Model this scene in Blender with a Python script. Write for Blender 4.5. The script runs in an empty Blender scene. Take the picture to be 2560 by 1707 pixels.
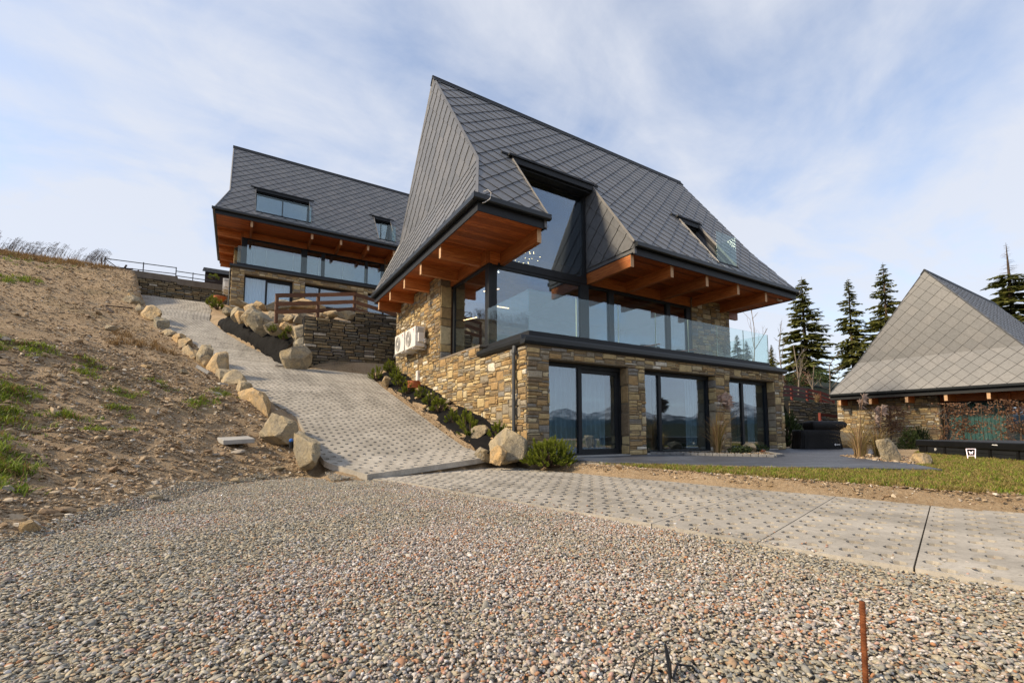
import bpy, math, random
import numpy as np
from mathutils import Matrix, Vector, noise
R = math.radians
SC = bpy.context.scene
COL = SC.collection
random.seed(7); RNG = np.random.default_rng(7)

# ------------------------------------------------------------------ camera
CAM = Vector((-5.596, -8.558, 0.62)); YAW = .5462; PITCH = .0822
cd = bpy.data.cameras.new('camera'); cam = bpy.data.objects.new('camera', cd); COL.objects.link(cam)
cam.location = CAM; cam.rotation_euler = (math.pi/2 + PITCH, 0, -YAW)
cd.sensor_width = 36; cd.lens = 16.0; cd.shift_y = .0508; cd.clip_start = .05; cd.clip_end = 60000
SC.camera = cam
# ------------------------------------------------------------------ light
SUN_EL = R(34); SUN_AZ = R(-77)          # azimuth from +Y towards +X
w = bpy.data.worlds.new('World'); SC.world = w; w.use_nodes = True
nt = w.node_tree; N = nt.nodes; L = nt.links; N.clear()
def nn(t, **k):
    n = N.new(t)
    for a, b in k.items(): setattr(n, a, b)
    return n
def val(s, v): s.default_value = v
out = nn('ShaderNodeOutputWorld'); bg = nn('ShaderNodeBackground')
sky = nn('ShaderNodeTexSky', sky_type='NISHITA'); sky.sun_disc = False
sky.sun_elevation = SUN_EL; sky.sun_rotation = SUN_AZ; sky.altitude = 900; sky.air_density = 1.0; sky.dust_density = 1.2; sky.ozone_density = 1.6
SKY_K = .115
tc = nn('ShaderNodeTexCoord'); sep = nn('ShaderNodeSeparateXYZ'); L.new(tc.outputs['Generated'], sep.inputs[0])
ad = nn('ShaderNodeMath', operation='ADD'); L.new(sep.outputs[2], ad.inputs[0]); val(ad.inputs[1], .22)
mx = nn('ShaderNodeMath', operation='MAXIMUM'); L.new(ad.outputs[0], mx.inputs[0]); val(mx.inputs[1], .05)
dx = nn('ShaderNodeMath', operation='DIVIDE'); L.new(sep.outputs[0], dx.inputs[0]); L.new(mx.outputs[0], dx.inputs[1])
dy = nn('ShaderNodeMath', operation='DIVIDE'); L.new(sep.outputs[1], dy.inputs[0]); L.new(mx.outputs[0], dy.inputs[1])
cmb = nn('ShaderNodeCombineXYZ'); L.new(dx.outputs[0], cmb.inputs[0]); L.new(dy.outputs[0], cmb.inputs[1])
mp = nn('ShaderNodeMapping'); L.new(cmb.outputs[0], mp.inputs[0]); mp.inputs['Rotation'].default_value = (0, 0, R(38)); mp.inputs['Scale'].default_value = (.62, 1.25, 1); mp.inputs['Location'].default_value = (.4, 1.7, 0)
n1 = nn('ShaderNodeTexNoise'); L.new(mp.outputs[0], n1.inputs['Vector']); val(n1.inputs['Scale'], 1.9); val(n1.inputs['Detail'], 9); val(n1.inputs['Roughness'], .53); val(n1.inputs['Distortion'], .7)
n2 = nn('ShaderNodeTexNoise'); L.new(cmb.outputs[0], n2.inputs['Vector']); val(n2.inputs['Scale'], 3.4); val(n2.inputs['Detail'], 8); val(n2.inputs['Roughness'], .6); val(n2.inputs['Distortion'], .4)
nm_ = nn('ShaderNodeMix', data_type='FLOAT'); val(nm_.inputs[0], .36); L.new(n1.outputs['Fac'], nm_.inputs[2]); L.new(n2.outputs['Fac'], nm_.inputs[3])
r1 = nn('ShaderNodeValToRGB'); L.new(nm_.outputs[0], r1.inputs[0]); r1.color_ramp.elements[0].position = .39; r1.color_ramp.elements[1].position = .61; r1.color_ramp.elements[0].color = (.30, .30, .30, 1)
# thin high cloud gets denser towards the horizon because one looks through more of it
hz = nn('ShaderNodeMapRange'); L.new(sep.outputs[2], hz.inputs[0]); val(hz.inputs[1], 0.); val(hz.inputs[2], .55); val(hz.inputs[3], .62); val(hz.inputs[4], .0)
sm = nn('ShaderNodeMath', operation='ADD', use_clamp=True); L.new(r1.outputs[0], sm.inputs[0]); L.new(hz.outputs[0], sm.inputs[1])
m8 = nn('ShaderNodeMath', operation='MULTIPLY'); L.new(sm.outputs[0], m8.inputs[0]); val(m8.inputs[1], .9)
sk = nn('ShaderNodeMix', data_type='RGBA', blend_type='MULTIPLY'); val(sk.inputs[0], 1.); L.new(sky.outputs[0], sk.inputs[6]); sk.inputs[7].default_value = (SKY_K,)*3+(1,)
mix = nn('ShaderNodeMix', data_type='RGBA'); L.new(m8.outputs[0], mix.inputs[0]); L.new(sk.outputs[2], mix.inputs[6]); mix.inputs[7].default_value = (.352, .366, .402, 1)
L.new(mix.outputs[2], bg.inputs[0]); val(bg.inputs[1], 1.0); L.new(bg.outputs[0], out.inputs[0])
sd = bpy.data.lights.new('sun', 'SUN'); so = bpy.data.objects.new('sun', sd); COL.objects.link(so)
sd.energy = 2.5; sd.angle = R(6); sd.color = (1, .82, .58)
sdir = Vector((math.sin(SUN_AZ)*math.cos(SUN_EL), math.cos(SUN_AZ)*math.cos(SUN_EL), math.sin(SUN_EL)))
so.rotation_euler = sdir.to_track_quat('Z', 'Y').to_euler(); so.location = sdir*60
SC.view_settings.view_transform = 'Standard'; SC.view_settings.look = 'None'; SC.view_settings.gamma = 1
SC.view_settings.exposure = 1.18; SC.view_settings.use_curve_mapping = False
SC.render.engine = 'CYCLES'; SC.cycles.use_denoising = True
SC.cycles.max_bounces = 8; SC.cycles.transparent_max_bounces = 24; SC.cycles.sample_clamp_indirect = 6

# ------------------------------------------------------------------ materials
class NT:
    def __init__(s, m): s.m = m; s.t = m.node_tree; s.n = s.t.nodes; s.l = s.t.links
    def add(s, t, **k):
        n = s.n.new(t)
        for a, b in k.items(): setattr(n, a, b)
        return n
    def link(s, a, b): s.l.new(a, b)
def mat(name, col=(.5,.5,.5), rough=.7, spec=.4, metal=0.):
    m = bpy.data.materials.new(name); m.use_nodes = True
    b = m.node_tree.nodes['Principled BSDF']; b.inputs['Base Color'].default_value = (*col, 1); b.inputs['Roughness'].default_value = rough
    b.inputs['Specular IOR Level'].default_value = spec; b.inputs['Metallic'].default_value = metal
    return m
def pos_noise(g, scale, detail=5, rough=.6, coord='pos', stretch=None, dist=0):
    if coord == 'pos': v = g.add('ShaderNodeNewGeometry').outputs['Position']
    else: v = g.add('ShaderNodeTexCoord').outputs['Object']
    if stretch:
        mp = g.add('ShaderNodeMapping'); mp.inputs['Scale'].default_value = stretch; g.link(v, mp.inputs[0]); v = mp.outputs[0]
    n = g.add('ShaderNodeTexNoise'); g.link(v, n.inputs['Vector']); n.inputs['Scale'].default_value = scale
    n.inputs['Detail'].default_value = detail; n.inputs['Roughness'].default_value = rough; n.inputs['Distortion'].default_value = dist
    return n.outputs['Fac']
def ramp(g, fac, stops, interp='LINEAR'):
    r = g.add('ShaderNodeValToRGB'); r.color_ramp.interpolation = interp; e = r.color_ramp.elements
    while len(e) < len(stops): e.new(.5)
    for q, (p, c) in zip(e, stops): q.position = p; q.color = (*c, 1) if len(c) == 3 else c
    g.link(fac, r.inputs[0]); return r.outputs[0]
def mixc(g, fac, a, b, blend='MIX'):
    m = g.add('ShaderNodeMix', data_type='RGBA', blend_type=blend)
    for s, v in ((0, fac), (6, a), (7, b)):
        if isinstance(v, (int, float)): m.inputs[s].default_value = v
        elif isinstance(v, tuple): m.inputs[s].default_value = (*v, 1) if len(v) == 3 else v
        else: g.link(v, m.inputs[s])
    return m.outputs[2]
def bump(g, h, strength=.3, dist=.02):
    b = g.add('ShaderNodeBump'); b.inputs['Strength'].default_value = strength; b.inputs['Distance'].default_value = dist
    g.link(h, b.inputs['Height']); g.link(b.outputs[0], g.n['Principled BSDF'].inputs['Normal'])
def base(g, c): g.link(c, g.n['Principled BSDF'].inputs['Base Color'])
def rndfac(g):
    a = g.add('ShaderNodeAttribute'); a.attribute_name = 'rnd'
    o = g.add('ShaderNodeObjectInfo'); s = g.add('ShaderNodeMath', operation='ADD'); g.link(a.outputs['Fac'], s.inputs[0]); g.link(o.outputs['Random'], s.inputs[1])
    f = g.add('ShaderNodeMath', operation='FRACT'); g.link(s.outputs[0], f.inputs[0]); return f.outputs[0]
def gray(v): return (v, v, v)
def M_(name, stops, scale=6, rough=.8, spec=.3, bmp=.3, bd=.02, detail=6, coord='pos', stretch=None, rnd=None, rndmix=.5, mul=None):
    m = mat(name, rough=rough, spec=spec); g = NT(m)
    f = pos_noise(g, scale, detail, coord=coord, stretch=stretch)
    c = ramp(g, f, stops)
    if rnd:
        rc = ramp(g, rndfac(g), rnd, 'CONSTANT' if len(rnd) > 3 else 'LINEAR'); c = mixc(g, rndmix, rc, c) if not mul else mixc(g, 1., rc, c, 'MULTIPLY')
    base(g, c)
    if bmp: bump(g, pos_noise(g, scale*4, 6, coord=coord, stretch=stretch), bmp, bd)
    return m
MT = {}
MT['slate'] = M_('slate', [(.3, gray(.8)), (.7, gray(1.15))], 9, .42, .5, .12, .006, rnd=[(0, (.102, .106, .113)), (.5, (.118, .121, .127)), (1, (.138, .138, .141))], mul=1)
MT['slate_sunlit'] = M_('slate_sunlit', [(.3, gray(.86)), (.7, gray(1.12))], 7, .45, .5, .12, .006, rnd=[(0, (.115, .108, .100)), (1, (.150, .138, .126))], mul=1)  # copy of slate with warm sunlight put into its colour; no face uses it
MT['underlay'] = mat('underlay', (.018, .018, .02), .8)
MT['anthracite'] = M_('anthracite', [(.3, (.010, .0115, .014)), (.7, (.016, .018, .021))], 3, .5, .3, .03)
MT['gutter'] = M_('gutter', [(.3, (.008, .011, .014)), (.7, (.013, .016, .019))], 4, .34, .5, .02)
MT['flashing'] = M_('flashing', [(.3, (.15, .145, .14)), (.7, (.22, .21, .20))], 5, .4, .5, .03)
STONE = [(0, (0.325, 0.220, 0.105)), (.12, (0.414, 0.303, 0.147)), (.26, (0.235, 0.171, 0.095)), (.38, (0.470, 0.358, 0.184)), (.49, (0.263, 0.226, 0.168)), (.60, (0.358, 0.237, 0.110)), (.70, (0.190, 0.138, 0.084)), (.77, (0.504, 0.413, 0.252)), (.85, (0.336, 0.286, 0.205)), (.91, (0.224, 0.209, 0.184)), (.955, (0.627, 0.572, 0.462))]
MT['stone'] = M_('stone', [(.25, gray(.72)), (.5, gray(1.)), (.75, gray(1.25))], 9, .85, .25, .8, .03, rnd=STONE, mul=1)
STONEG = [(0, (0.210, 0.161, 0.098)), (.15, (0.266, 0.210, 0.126)), (.3, (0.140, 0.119, 0.084)), (.45, (0.294, 0.238, 0.147)), (.6, (0.182, 0.168, 0.133)), (.72, (0.336, 0.252, 0.140)), (.84, (0.210, 0.189, 0.161)), (.95, (0.588, 0.532, 0.434))]
MT['stone_gabion'] = M_('stone_gabion', [(.25, gray(.55)), (.5, gray(1.)), (.75, gray(1.3))], 9, .9, .2, .8, .03, rnd=STONEG, mul=1)
MT['mortar'] = M_('mortar', [(.3, (.13, .105, .07)), (.7, (.20, .16, .11))], 14, .95, .1, .5)
def wood(name, c0, c1, c2, stretch, rough=.45):
    m = mat(name, rough=rough, spec=.4); g = NT(m)
    f = pos_noise(g, 3.2, 6, .6, stretch=stretch, dist=1.2); c = ramp(g, f, [(.28, c0), (.5, c1), (.72, c2)])
    rc = ramp(g, rndfac(g), [(0, gray(.62)), (1, gray(1.25))]); base(g, mixc(g, 1., c, rc, 'MULTIPLY'))
    bump(g, pos_noise(g, 9, 5, stretch=stretch), .15, .01); return m
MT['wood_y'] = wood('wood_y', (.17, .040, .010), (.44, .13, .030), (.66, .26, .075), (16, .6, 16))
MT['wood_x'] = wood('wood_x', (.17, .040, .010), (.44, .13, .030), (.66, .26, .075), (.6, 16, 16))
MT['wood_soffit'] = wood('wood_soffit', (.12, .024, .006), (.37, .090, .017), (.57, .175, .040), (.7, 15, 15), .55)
MT['wood_end'] = M_('wood_end', [(.3, (.42, .25, .13)), (.7, (.60, .40, .24))], 22, .7)
MT['wood_fence'] = wood('wood_fence', (.09, .034, .013), (.17, .068, .027), (.25, .11, .046), (.7, 9, 9), .6)
MT['wood_red'] = wood('wood_red', (.085, .016, .010), (.15, .028, .018), (.20, .045, .03), (.7, 9, 9), .6)
MT['wood_dark'] = wood('wood_dark', (.03, .015, .01), (.05, .025, .015), (.075, .04, .025), (.7, 9, 9), .7)
MT['metal'] = mat('metal', (.065, .068, .07), .5, .5, .3)
MT['steel'] = mat('steel', (.42, .42, .42), .35, .5, .9)
MT['plastic_white'] = M_('plastic_white', [(.3, (.66, .64, .60)), (.7, (.76, .74, .70))], 5, .45, .4, 0)
MT['plastic_grey'] = mat('plastic_grey', (.45, .44, .42), .5)
MT['dark'] = mat('dark', (.006, .006, .0065), .7, .2)
MT['red_mark'] = mat('red_mark', (.5, .03, .04), .5); MT['blue_mark'] = mat('blue_mark', (.04, .06, .35), .5)
MT['white_paint'] = mat('white_paint', (.8, .8, .8), .6)
def glass(name, ior, tint, refl=(.95, .98, 1.), rough=0., lo=0.):
    m = bpy.data.materials.new(name); m.use_nodes = True; g = NT(m); g.n.clear()
    o = g.add('ShaderNodeOutputMaterial'); t = g.add('ShaderNodeBsdfTransparent'); t.inputs[0].default_value = (*tint, 1)
    gl = g.add('ShaderNodeBsdfGlossy'); gl.inputs['Color'].default_value = (*refl, 1); gl.inputs['Roughness'].default_value = rough
    lwt = g.add('ShaderNodeLayerWeight'); lwt.inputs[0].default_value = .5; pw = g.add('ShaderNodeMath', operation='POWER'); g.link(lwt.outputs['Facing'], pw.inputs[0]); pw.inputs[1].default_value = ior
    mr = g.add('ShaderNodeMapRange'); g.link(pw.outputs[0], mr.inputs[0]); mr.inputs[3].default_value = lo; mr.inputs[4].default_value = 1.
    mx = g.add('ShaderNodeMixShader'); g.link(mr.outputs[0], mx.inputs[0]); g.link(t.outputs[0], mx.inputs[1]); g.link(gl.outputs[0], mx.inputs[2]); g.link(mx.outputs[0], o.inputs[0])
    return m
MT['glass'] = glass('glass', 3.6, (.80, .87, .90), (.82, .91, 1.), lo=.17)
MT['glass_rail'] = glass('glass_rail', 4.6, (.90, .955, .95), (.85, .96, .98), lo=.045)
MT['glass_edge'] = mat('glass_edge', (.55, .66, .55), .3)
def emis(name, c, s):
    m = bpy.data.materials.new(name); m.use_nodes = True; b = m.node_tree.nodes['Principled BSDF']
    b.inputs['Emission Color'].default_value = (*c, 1); b.inputs['Emission Strength'].default_value = s; b.inputs['Base Color'].default_value = (*c, 1); return m
MT['bulb'] = emis('bulb', (1, .68, .3), 7); MT['bulb_white'] = emis('bulb_white', (1, .9, .75), 6); MT['strip'] = emis('strip', (1, .55, .25), 3.5); MT['neon'] = emis('neon', (1, .80, .76), .75)
MT['curtain'] = M_('curtain', [(.3, (.26, .34, .38)), (.7, (.36, .44, .48))], 2, .9, .1, 0)
MT['curtain_green'] = M_('curtain_green', [(.3, (.16, .26, .22)), (.7, (.24, .35, .30))], 2, .9, .1, 0)
MT['plaster'] = M_('plaster', [(.3, (.30, .27, .23)), (.7, (.36, .33, .29))], 2, .9, .1, 0)
MT['floor_in'] = M_('floor_in', [(.3, (.10, .065, .04)), (.7, (.16, .105, .065))], 3, .5)
MT['wood_in'] = wood('wood_in', (.12, .06, .03), (.20, .10, .05), (.28, .15, .08), (.6, 9, 9), .6)
MT['fabric_grey'] = mat('fabric_grey', (.06, .065, .07), .9)
MT['concrete_plate'] = M_('concrete_plate', [(.25, (.27, .246, .208)), (.5, (.37, .34, .29)), (.78, (.455, .42, .362))], 2.2, .88, .2, .35, .006, rnd=[(0, gray(.9)), (1, gray(1.12))], mul=1)
m = MT['concrete_plate']; g = NT(m); bs = g.n['Principled BSDF']; c0 = bs.inputs['Base Color'].links[0].from_socket
st1 = ramp(g, pos_noise(g, .9, 7, .65, stretch=(1.6, .35, 1)), [(.36, gray(.74)), (.52, gray(1.)), (.7, gray(1.1))]); st2 = ramp(g, pos_noise(g, 26, 6, .75), [(.34, gray(.8)), (.55, gray(1.04))])
base(g, mixc(g, 1., mixc(g, 1., c0, st1, 'MULTIPLY'), st2, 'MULTIPLY'))
MT['concrete'] = M_('concrete', [(.25, (.27, .26, .24)), (.75, (.42, .41, .385))], 4, .9, .2, .35, .01)
MT['concrete_wall'] = M_('concrete_wall', [(.25, (.15, .125, .10)), (.75, (.24, .205, .165))], 3, .95, .1, .4, .02)
MT['paver'] = M_('paver', [(.25, (.050, .056, .070)), (.75, (.082, .088, .105))], 5, .5, .5, .1, .004, rnd=[(0, gray(.85)), (1, gray(1.2))], mul=1)
MT['joint'] = M_('joint', [(.3, (.20, .19, .17)), (.7, (.30, .28, .25))], 30, .95)
MT['kerb'] = M_('kerb', [(.3, (.15, .15, .15)), (.7, (.24, .235, .225))], 12, .9, .2, .5)
m = mat('dirt', rough=.95, spec=.12); g = NT(m); MT['dirt'] = m
c = ramp(g, pos_noise(g, 1.1, 8, .7), [(.28, (.20, .135, .075)), (.5, (.325, .23, .138)), (.75, (.43, .325, .21))])
c = mixc(g, ramp(g, pos_noise(g, 22, 6, .75), [(.42, gray(0)), (.72, gray(.8))]), c, (.46, .36, .24))
c = mixc(g, ramp(g, pos_noise(g, .45, 6, .6), [(.56, gray(0)), (.70, gray(.5))]), c, (.15, .12, .06))
base(g, c); bump(g, pos_noise(g, 14, 9, .75), 1., .06)
m = mat('meadow', rough=.95, spec=.1); g = NT(m); MT['meadow'] = m
base(g, ramp(g, pos_noise(g, .02, 8, .7), [(.3, (.008, .013, .011)), (.55, (.018, .024, .015)), (.75, (.05, .048, .022))])); 
MT['sand'] = M_('sand', [(.25, (.14, .105, .07)), (.5, (.22, .175, .12)), (.78, (.31, .255, .185))], 7, .95, .1, .9, .03, detail=9)
MT['gravel_base'] = M_('gravel_base', [(.3, (.16, .145, .12)), (.5, (.26, .24, .20)), (.7, (.36, .33, .28))], 60, .95, .1, .9, .02, detail=8)
MT['turf'] = M_('turf', [(.3, (.12, .10, .035)), (.7, (.21, .165, .065))], 5, .95, .1, .8, .03)
GRV = [(0, (0.320, 0.286, 0.214)), (.1, (0.248, 0.235, 0.201)), (.22, (0.379, 0.328, 0.236)), (.34, (0.277, 0.258, 0.210)), (.46, (0.418, 0.366, 0.271)), (.55, (0.194, 0.192, 0.175)), (.62, (0.340, 0.300, 0.218)), (.72, (0.257, 0.258, 0.241)), (.80, (0.369, 0.281, 0.183)), (.86, (0.437, 0.403, 0.337)), (.92, (0.320, 0.220, 0.136)), (.96, (0.506, 0.469, 0.398)), (.985, (0.350, 0.178, 0.101))]
GRP = [(0, (.43, .385, .345)), (.12, (.34, .29, .255)), (.24, (.48, .445, .41)), (.36, (.38, .315, .255)), (.46, (.29, .24, .20)), (.55, (.54, .51, .48)), (.62, (.37, .205, .12)), (.70, (.44, .36, .285)), (.78, (.30, .285, .275)), (.84, (.38, .19, .095)), (.90, (.58, .555, .53)), (.95, (.43, .27, .22))]
def pebble(name, st):
    m = mat(name, rough=.75, spec=.3); g = NT(m); o = g.add('ShaderNodeObjectInfo')
    rc = ramp(g, o.outputs['Random'], st, 'CONSTANT'); base(g, mixc(g, 1., rc, ramp(g, pos_noise(g, 60, 5, .7), [(.3, gray(.66)), (.7, gray(1.25))]), 'MULTIPLY')); bump(g, pos_noise(g, 120, 4), .3, .004); return m
MT['gravel_grey'] = pebble('gravel_grey', GRV); MT['gravel_pink'] = pebble('gravel_pink', GRP)
MT['hill_stone'] = pebble('hill_stone', [(0, (.31, .22, .13)), (.2, (.39, .29, .18)), (.4, (.25, .17, .10)), (.58, (.45, .36, .25)), (.72, (.30, .26, .21)), (.82, (.21, .145, .09)), (.95, (.55, .50, .42))])
m = mat('boulder', rough=.85, spec=.25); g = NT(m); MT['boulder'] = m
c = ramp(g, pos_noise(g, 2.4, 9, .68, dist=.6), [(.25, (.17, .155, .13)), (.40, (.28, .255, .21)), (.54, (.42, .355, .25)), (.70, (.50, .39, .225)), (.85, (.34, .225, .11))])
rc = ramp(g, rndfac(g), [(0, (.72, .76, .80)), (.5, (1., .96, .88)), (1, (1.22, .99, .70))]); c = mixc(g, 1., c, rc, 'MULTIPLY')
c = mixc(g, 1., c, (1.22, 1.2, 1.15), 'MULTIPLY'); c = mixc(g, ramp(g, pos_noise(g, 13, 9, .85), [(.46, gray(0)), (.68, gray(.5))]), c, (.17, .14, .10)); c = mixc(g, ramp(g, pos_noise(g, 5.5, 4, .5, dist=2.), [(.485, gray(0)), (.5, gray(.85)), (.515, gray(0))]), c, (.085, .07, .05)); c = mixc(g, ramp(g, pos_noise(g, 9, 6, .7, stretch=(1, 1.7, .6)), [(.6, gray(0)), (.7, gray(.6))]), c, (.52, .49, .43)); base(g, c); bump(g, pos_noise(g, 6, 12, .78), 1., .09)
MT['fabric'] = M_('geotextile', [(.3, (.0045, .0045, .005)), (.7, (.010, .0095, .0095))], 8, .85, .12, .4, .02)
MT['cover'] = M_('cover', [(.3, (.003, .003, .0035)), (.7, (.007, .007, .0075))], 6, .55, .22, .5, .02)
MT['tub'] = M_('tub', [(.3, (.004, .0045, .005)), (.7, (.008, .0085, .0095))], 4, .5, .2, .05)
MT['terracotta'] = M_('terracotta', [(.3, (.36, .10, .035)), (.7, (.50, .17, .065))], 8, .7)
MT['rust'] = M_('rust', [(.3, (.085, .026, .010)), (.7, (.22, .075, .028))], 40, .9, .2, .6, .004)
MT['cable'] = mat('cable', (.012, .013, .014), .5)
def leafm(name, a, b, rough=.6):
    m = mat(name, rough=rough, spec=.25); g = NT(m); at = g.add('ShaderNodeAttribute'); at.attribute_name = 'rnd'
    c = ramp(g, at.outputs['Fac'], [(0, a), (1, b)]); base(g, c); bs = g.n['Principled BSDF']; tr = g.add('ShaderNodeBsdfTranslucent'); g.link(c, tr.inputs[0]); mx_ = g.add('ShaderNodeMixShader'); mx_.inputs[0].default_value = .3
    g.link(bs.outputs[0], mx_.inputs[1]); g.link(tr.outputs[0], mx_.inputs[2]); g.link(mx_.outputs[0], g.n['Material Output'].inputs[0]); return m
MT['needle'] = leafm('needle', (.045, .085, .010), (.27, .30, .035))
MT['needle_dark'] = leafm('needle_dark', (.02, .045, .014), (.09, .12, .035))
MT['spruce'] = leafm('spruce', (.10, .125, .035), (.34, .33, .10))
MT['bark'] = M_('bark', [(.3, (.055, .038, .026)), (.7, (.12, .09, .065))], 9, .95, .1, .6)
MT['bark_pale'] = M_('bark_pale', [(.3, (.15, .125, .10)), (.7, (.26, .22, .18))], 9, .95, .1, .5)
MT['leaf_brown'] = leafm('leaf_brown', (.08, .038, .022), (.30, .17, .10), .7)
MT['blade'] = leafm('blade', (.09, .15, .010), (.30, .36, .04)); MT['blade_lawn'] = leafm('blade_lawn', (.15, .125, .032), (.37, .285, .10))
MT['blade_dry'] = leafm('blade_dry', (.15, .09, .04), (.34, .23, .11), .8); MT['blade_straw'] = leafm('blade_straw', (.20, .12, .06), (.42, .30, .16), .8)
MT['plume'] = leafm('plume', (.30, .20, .16), (.46, .36, .30), .9)
MT['reed'] = leafm('reed', (.10, .08, .07), (.24, .19, .16), .9)
MT['shrub'] = leafm('shrub', (.012, .026, .010), (.045, .065, .02))
MT['lime'] = leafm('lime', (.16, .20, .02), (.30, .32, .05))
MT['wire'] = mat('wire', (.09, .09, .09), .5, .5, .5)
m = mat('mountain', rough=.95, spec=.05); g = NT(m); MT['mountain'] = m
sx = g.add('ShaderNodeSeparateXYZ'); g.link(g.add('ShaderNodeNewGeometry').outputs['Position'], sx.inputs[0])
nz = pos_noise(g, .0016, 8, .7); ma = g.add('ShaderNodeMath', operation='MULTIPLY_ADD'); g.link(nz, ma.inputs[0]); ma.inputs[1].default_value = 700; g.link(sx.outputs[2], ma.inputs[2])
mr = g.add('ShaderNodeMapRange'); g.link(ma.outputs[0], mr.inputs[0]); mr.inputs[1].default_value = 700; mr.inputs[2].default_value = 860
base(g, mixc(g, mr.outputs[0], (.018, .030, .042), mixc(g, ramp(g, pos_noise(g, .004, 8, .8), [(.42, gray(0)), (.56, gray(1))]), (.07, .08, .10), (.36, .39, .44))))

# ------------------------------------------------------------------ mesh helpers
def lk(name, me, parent=None, loc=None):
    o = bpy.data.objects.new(name, me); COL.objects.link(o)
    if parent: o.parent = parent
    if loc is not None: o.location = loc
    return o
def tag(o, label=None, cat=None, group=None, kind=None):
    if label: o['label'] = label
    if cat: o['category'] = cat
    if group: o['group'] = group
    if kind: o['kind'] = kind
    return o
def empty(name, loc=(0, 0, 0), label=None, cat=None, group=None, rz=0):
    o = bpy.data.objects.new(name, None); COL.objects.link(o); o.location = loc; o.rotation_euler = (0, 0, rz); o.empty_display_size = .2
    return tag(o, label, cat, group)
class MB:
    def __init__(s): s.v = []; s.f = []; s.r = []
    def add(s, vs, fs, r=0.):
        b = len(s.v); s.v += [tuple(v) for v in vs]; s.f += [tuple(i+b for i in f) for f in fs]; s.r += [r]*len(vs); return s
    def box(s, x0, y0, z0, x1, y1, z1, r=0.):
        if x0 > x1: x0, x1 = x1, x0
        if y0 > y1: y0, y1 = y1, y0
        if z0 > z1: z0, z1 = z1, z0
        return s.add([(x0,y0,z0),(x1,y0,z0),(x1,y1,z0),(x0,y1,z0),(x0,y0,z1),(x1,y0,z1),(x1,y1,z1),(x0,y1,z1)],
              [(0,3,2,1),(4,5,6,7),(0,1,5,4),(1,2,6,5),(2,3,7,6),(3,0,4,7)], r)
    def prism(s, poly, d, r=0.):                         # poly: list of 3D points, extruded by vector d
        n = len(poly); d = Vector(d); p = [Vector(q) for q in poly]
        return s.add(p + [q+d for q in p], [tuple(range(n))[::-1], tuple(range(n, 2*n))] + [(i, (i+1) % n, n+(i+1) % n, n+i) for i in range(n)], r)
    def bar(s, a, b, w, h=None, r=0., up=(0, 0, 1)):     # box along a->b
        a, b = Vector(a), Vector(b); h = h or w; d = (b-a).normalized(); u = Vector(up)
        if abs(d.dot(u)) > .99: u = Vector((1, 0, 0))
        x = d.cross(u).normalized()*w/2; y = x.cross(d).normalized()*h/2
        vs = [a-x-y, a+x-y, a+x+y, a-x+y, b-x-y, b+x-y, b+x+y, b-x+y]
        return s.add(vs, [(0,3,2,1),(4,5,6,7),(0,1,5,4),(1,2,6,5),(2,3,7,6),(3,0,4,7)], r)
    def tube(s, pts, rad, n=8, r=0., caps=True):
        pts = [Vector(p) for p in pts]; rad = rad if isinstance(rad, (list, tuple)) else [rad]*len(pts); vs = []; fs = []
        for i, p in enumerate(pts):
            d = (pts[min(i+1, len(pts)-1)] - pts[max(i-1, 0)]).normalized(); u = Vector((0, 0, 1)) if abs(d.z) < .9 else Vector((1, 0, 0))
            x = d.cross(u).normalized(); y = d.cross(x)
            for k in range(n):
                a = 2*math.pi*k/n; vs.append(p + (x*math.cos(a) + y*math.sin(a))*rad[i])
        for i in range(len(pts)-1):
            for k in range(n): fs.append((i*n+k, i*n+(k+1) % n, (i+1)*n+(k+1) % n, (i+1)*n+k))
        if caps: fs += [tuple(range(n))[::-1], tuple(range((len(pts)-1)*n, len(pts)*n))]
        return s.add(vs, fs, r)
    def disc(s, c, nrm, r0, r1, th=.01, n=20, r=0.):     # ring or disc with thickness along nrm
        c = Vector(c); nrm = Vector(nrm).normalized(); u = nrm.orthogonal().normalized(); v = nrm.cross(u); vs = []; fs = []
        for k in range(n):
            a = 2*math.pi*k/n; d = u*math.cos(a)+v*math.sin(a)
            vs += [c+d*r0, c+d*r1, c+d*r1+nrm*th, c+d*r0+nrm*th]
        for k in range(n):
            a, b = k*4, ((k+1) % n)*4
            fs += [(a+2, b+2, b+3, a+3), (a+1, b+1, b+2, a+2), (a, a+3, b+3, b), (a, b, b+1, a+1)]
        return s.add(vs, fs, r)
    def mesh(s, name, m, smooth=False):
        me = bpy.data.meshes.new(name); me.from_pydata(s.v, [], s.f)
        if m: me.materials.append(MT[m] if isinstance(m, str) else m)
        if any(s.r):
            a = me.attributes.new('rnd', 'FLOAT', 'POINT'); a.data.foreach_set('value', np.array(s.r, np.float32))
        if smooth: me.polygons.foreach_set('use_smooth', [True]*len(me.polygons))
        me.update(); return me
    def build(s, name, m, parent=None, loc=None, smooth=False, bev=0):
        o = lk(name, s.mesh(name, m, smooth), parent, loc)
        if bev:
            b = o.modifiers.new('bevel', 'BEVEL'); b.width = bev; b.segments = 2; b.limit_method = 'ANGLE'
        return o
def B(*a): return MB().box(*a)

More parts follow.
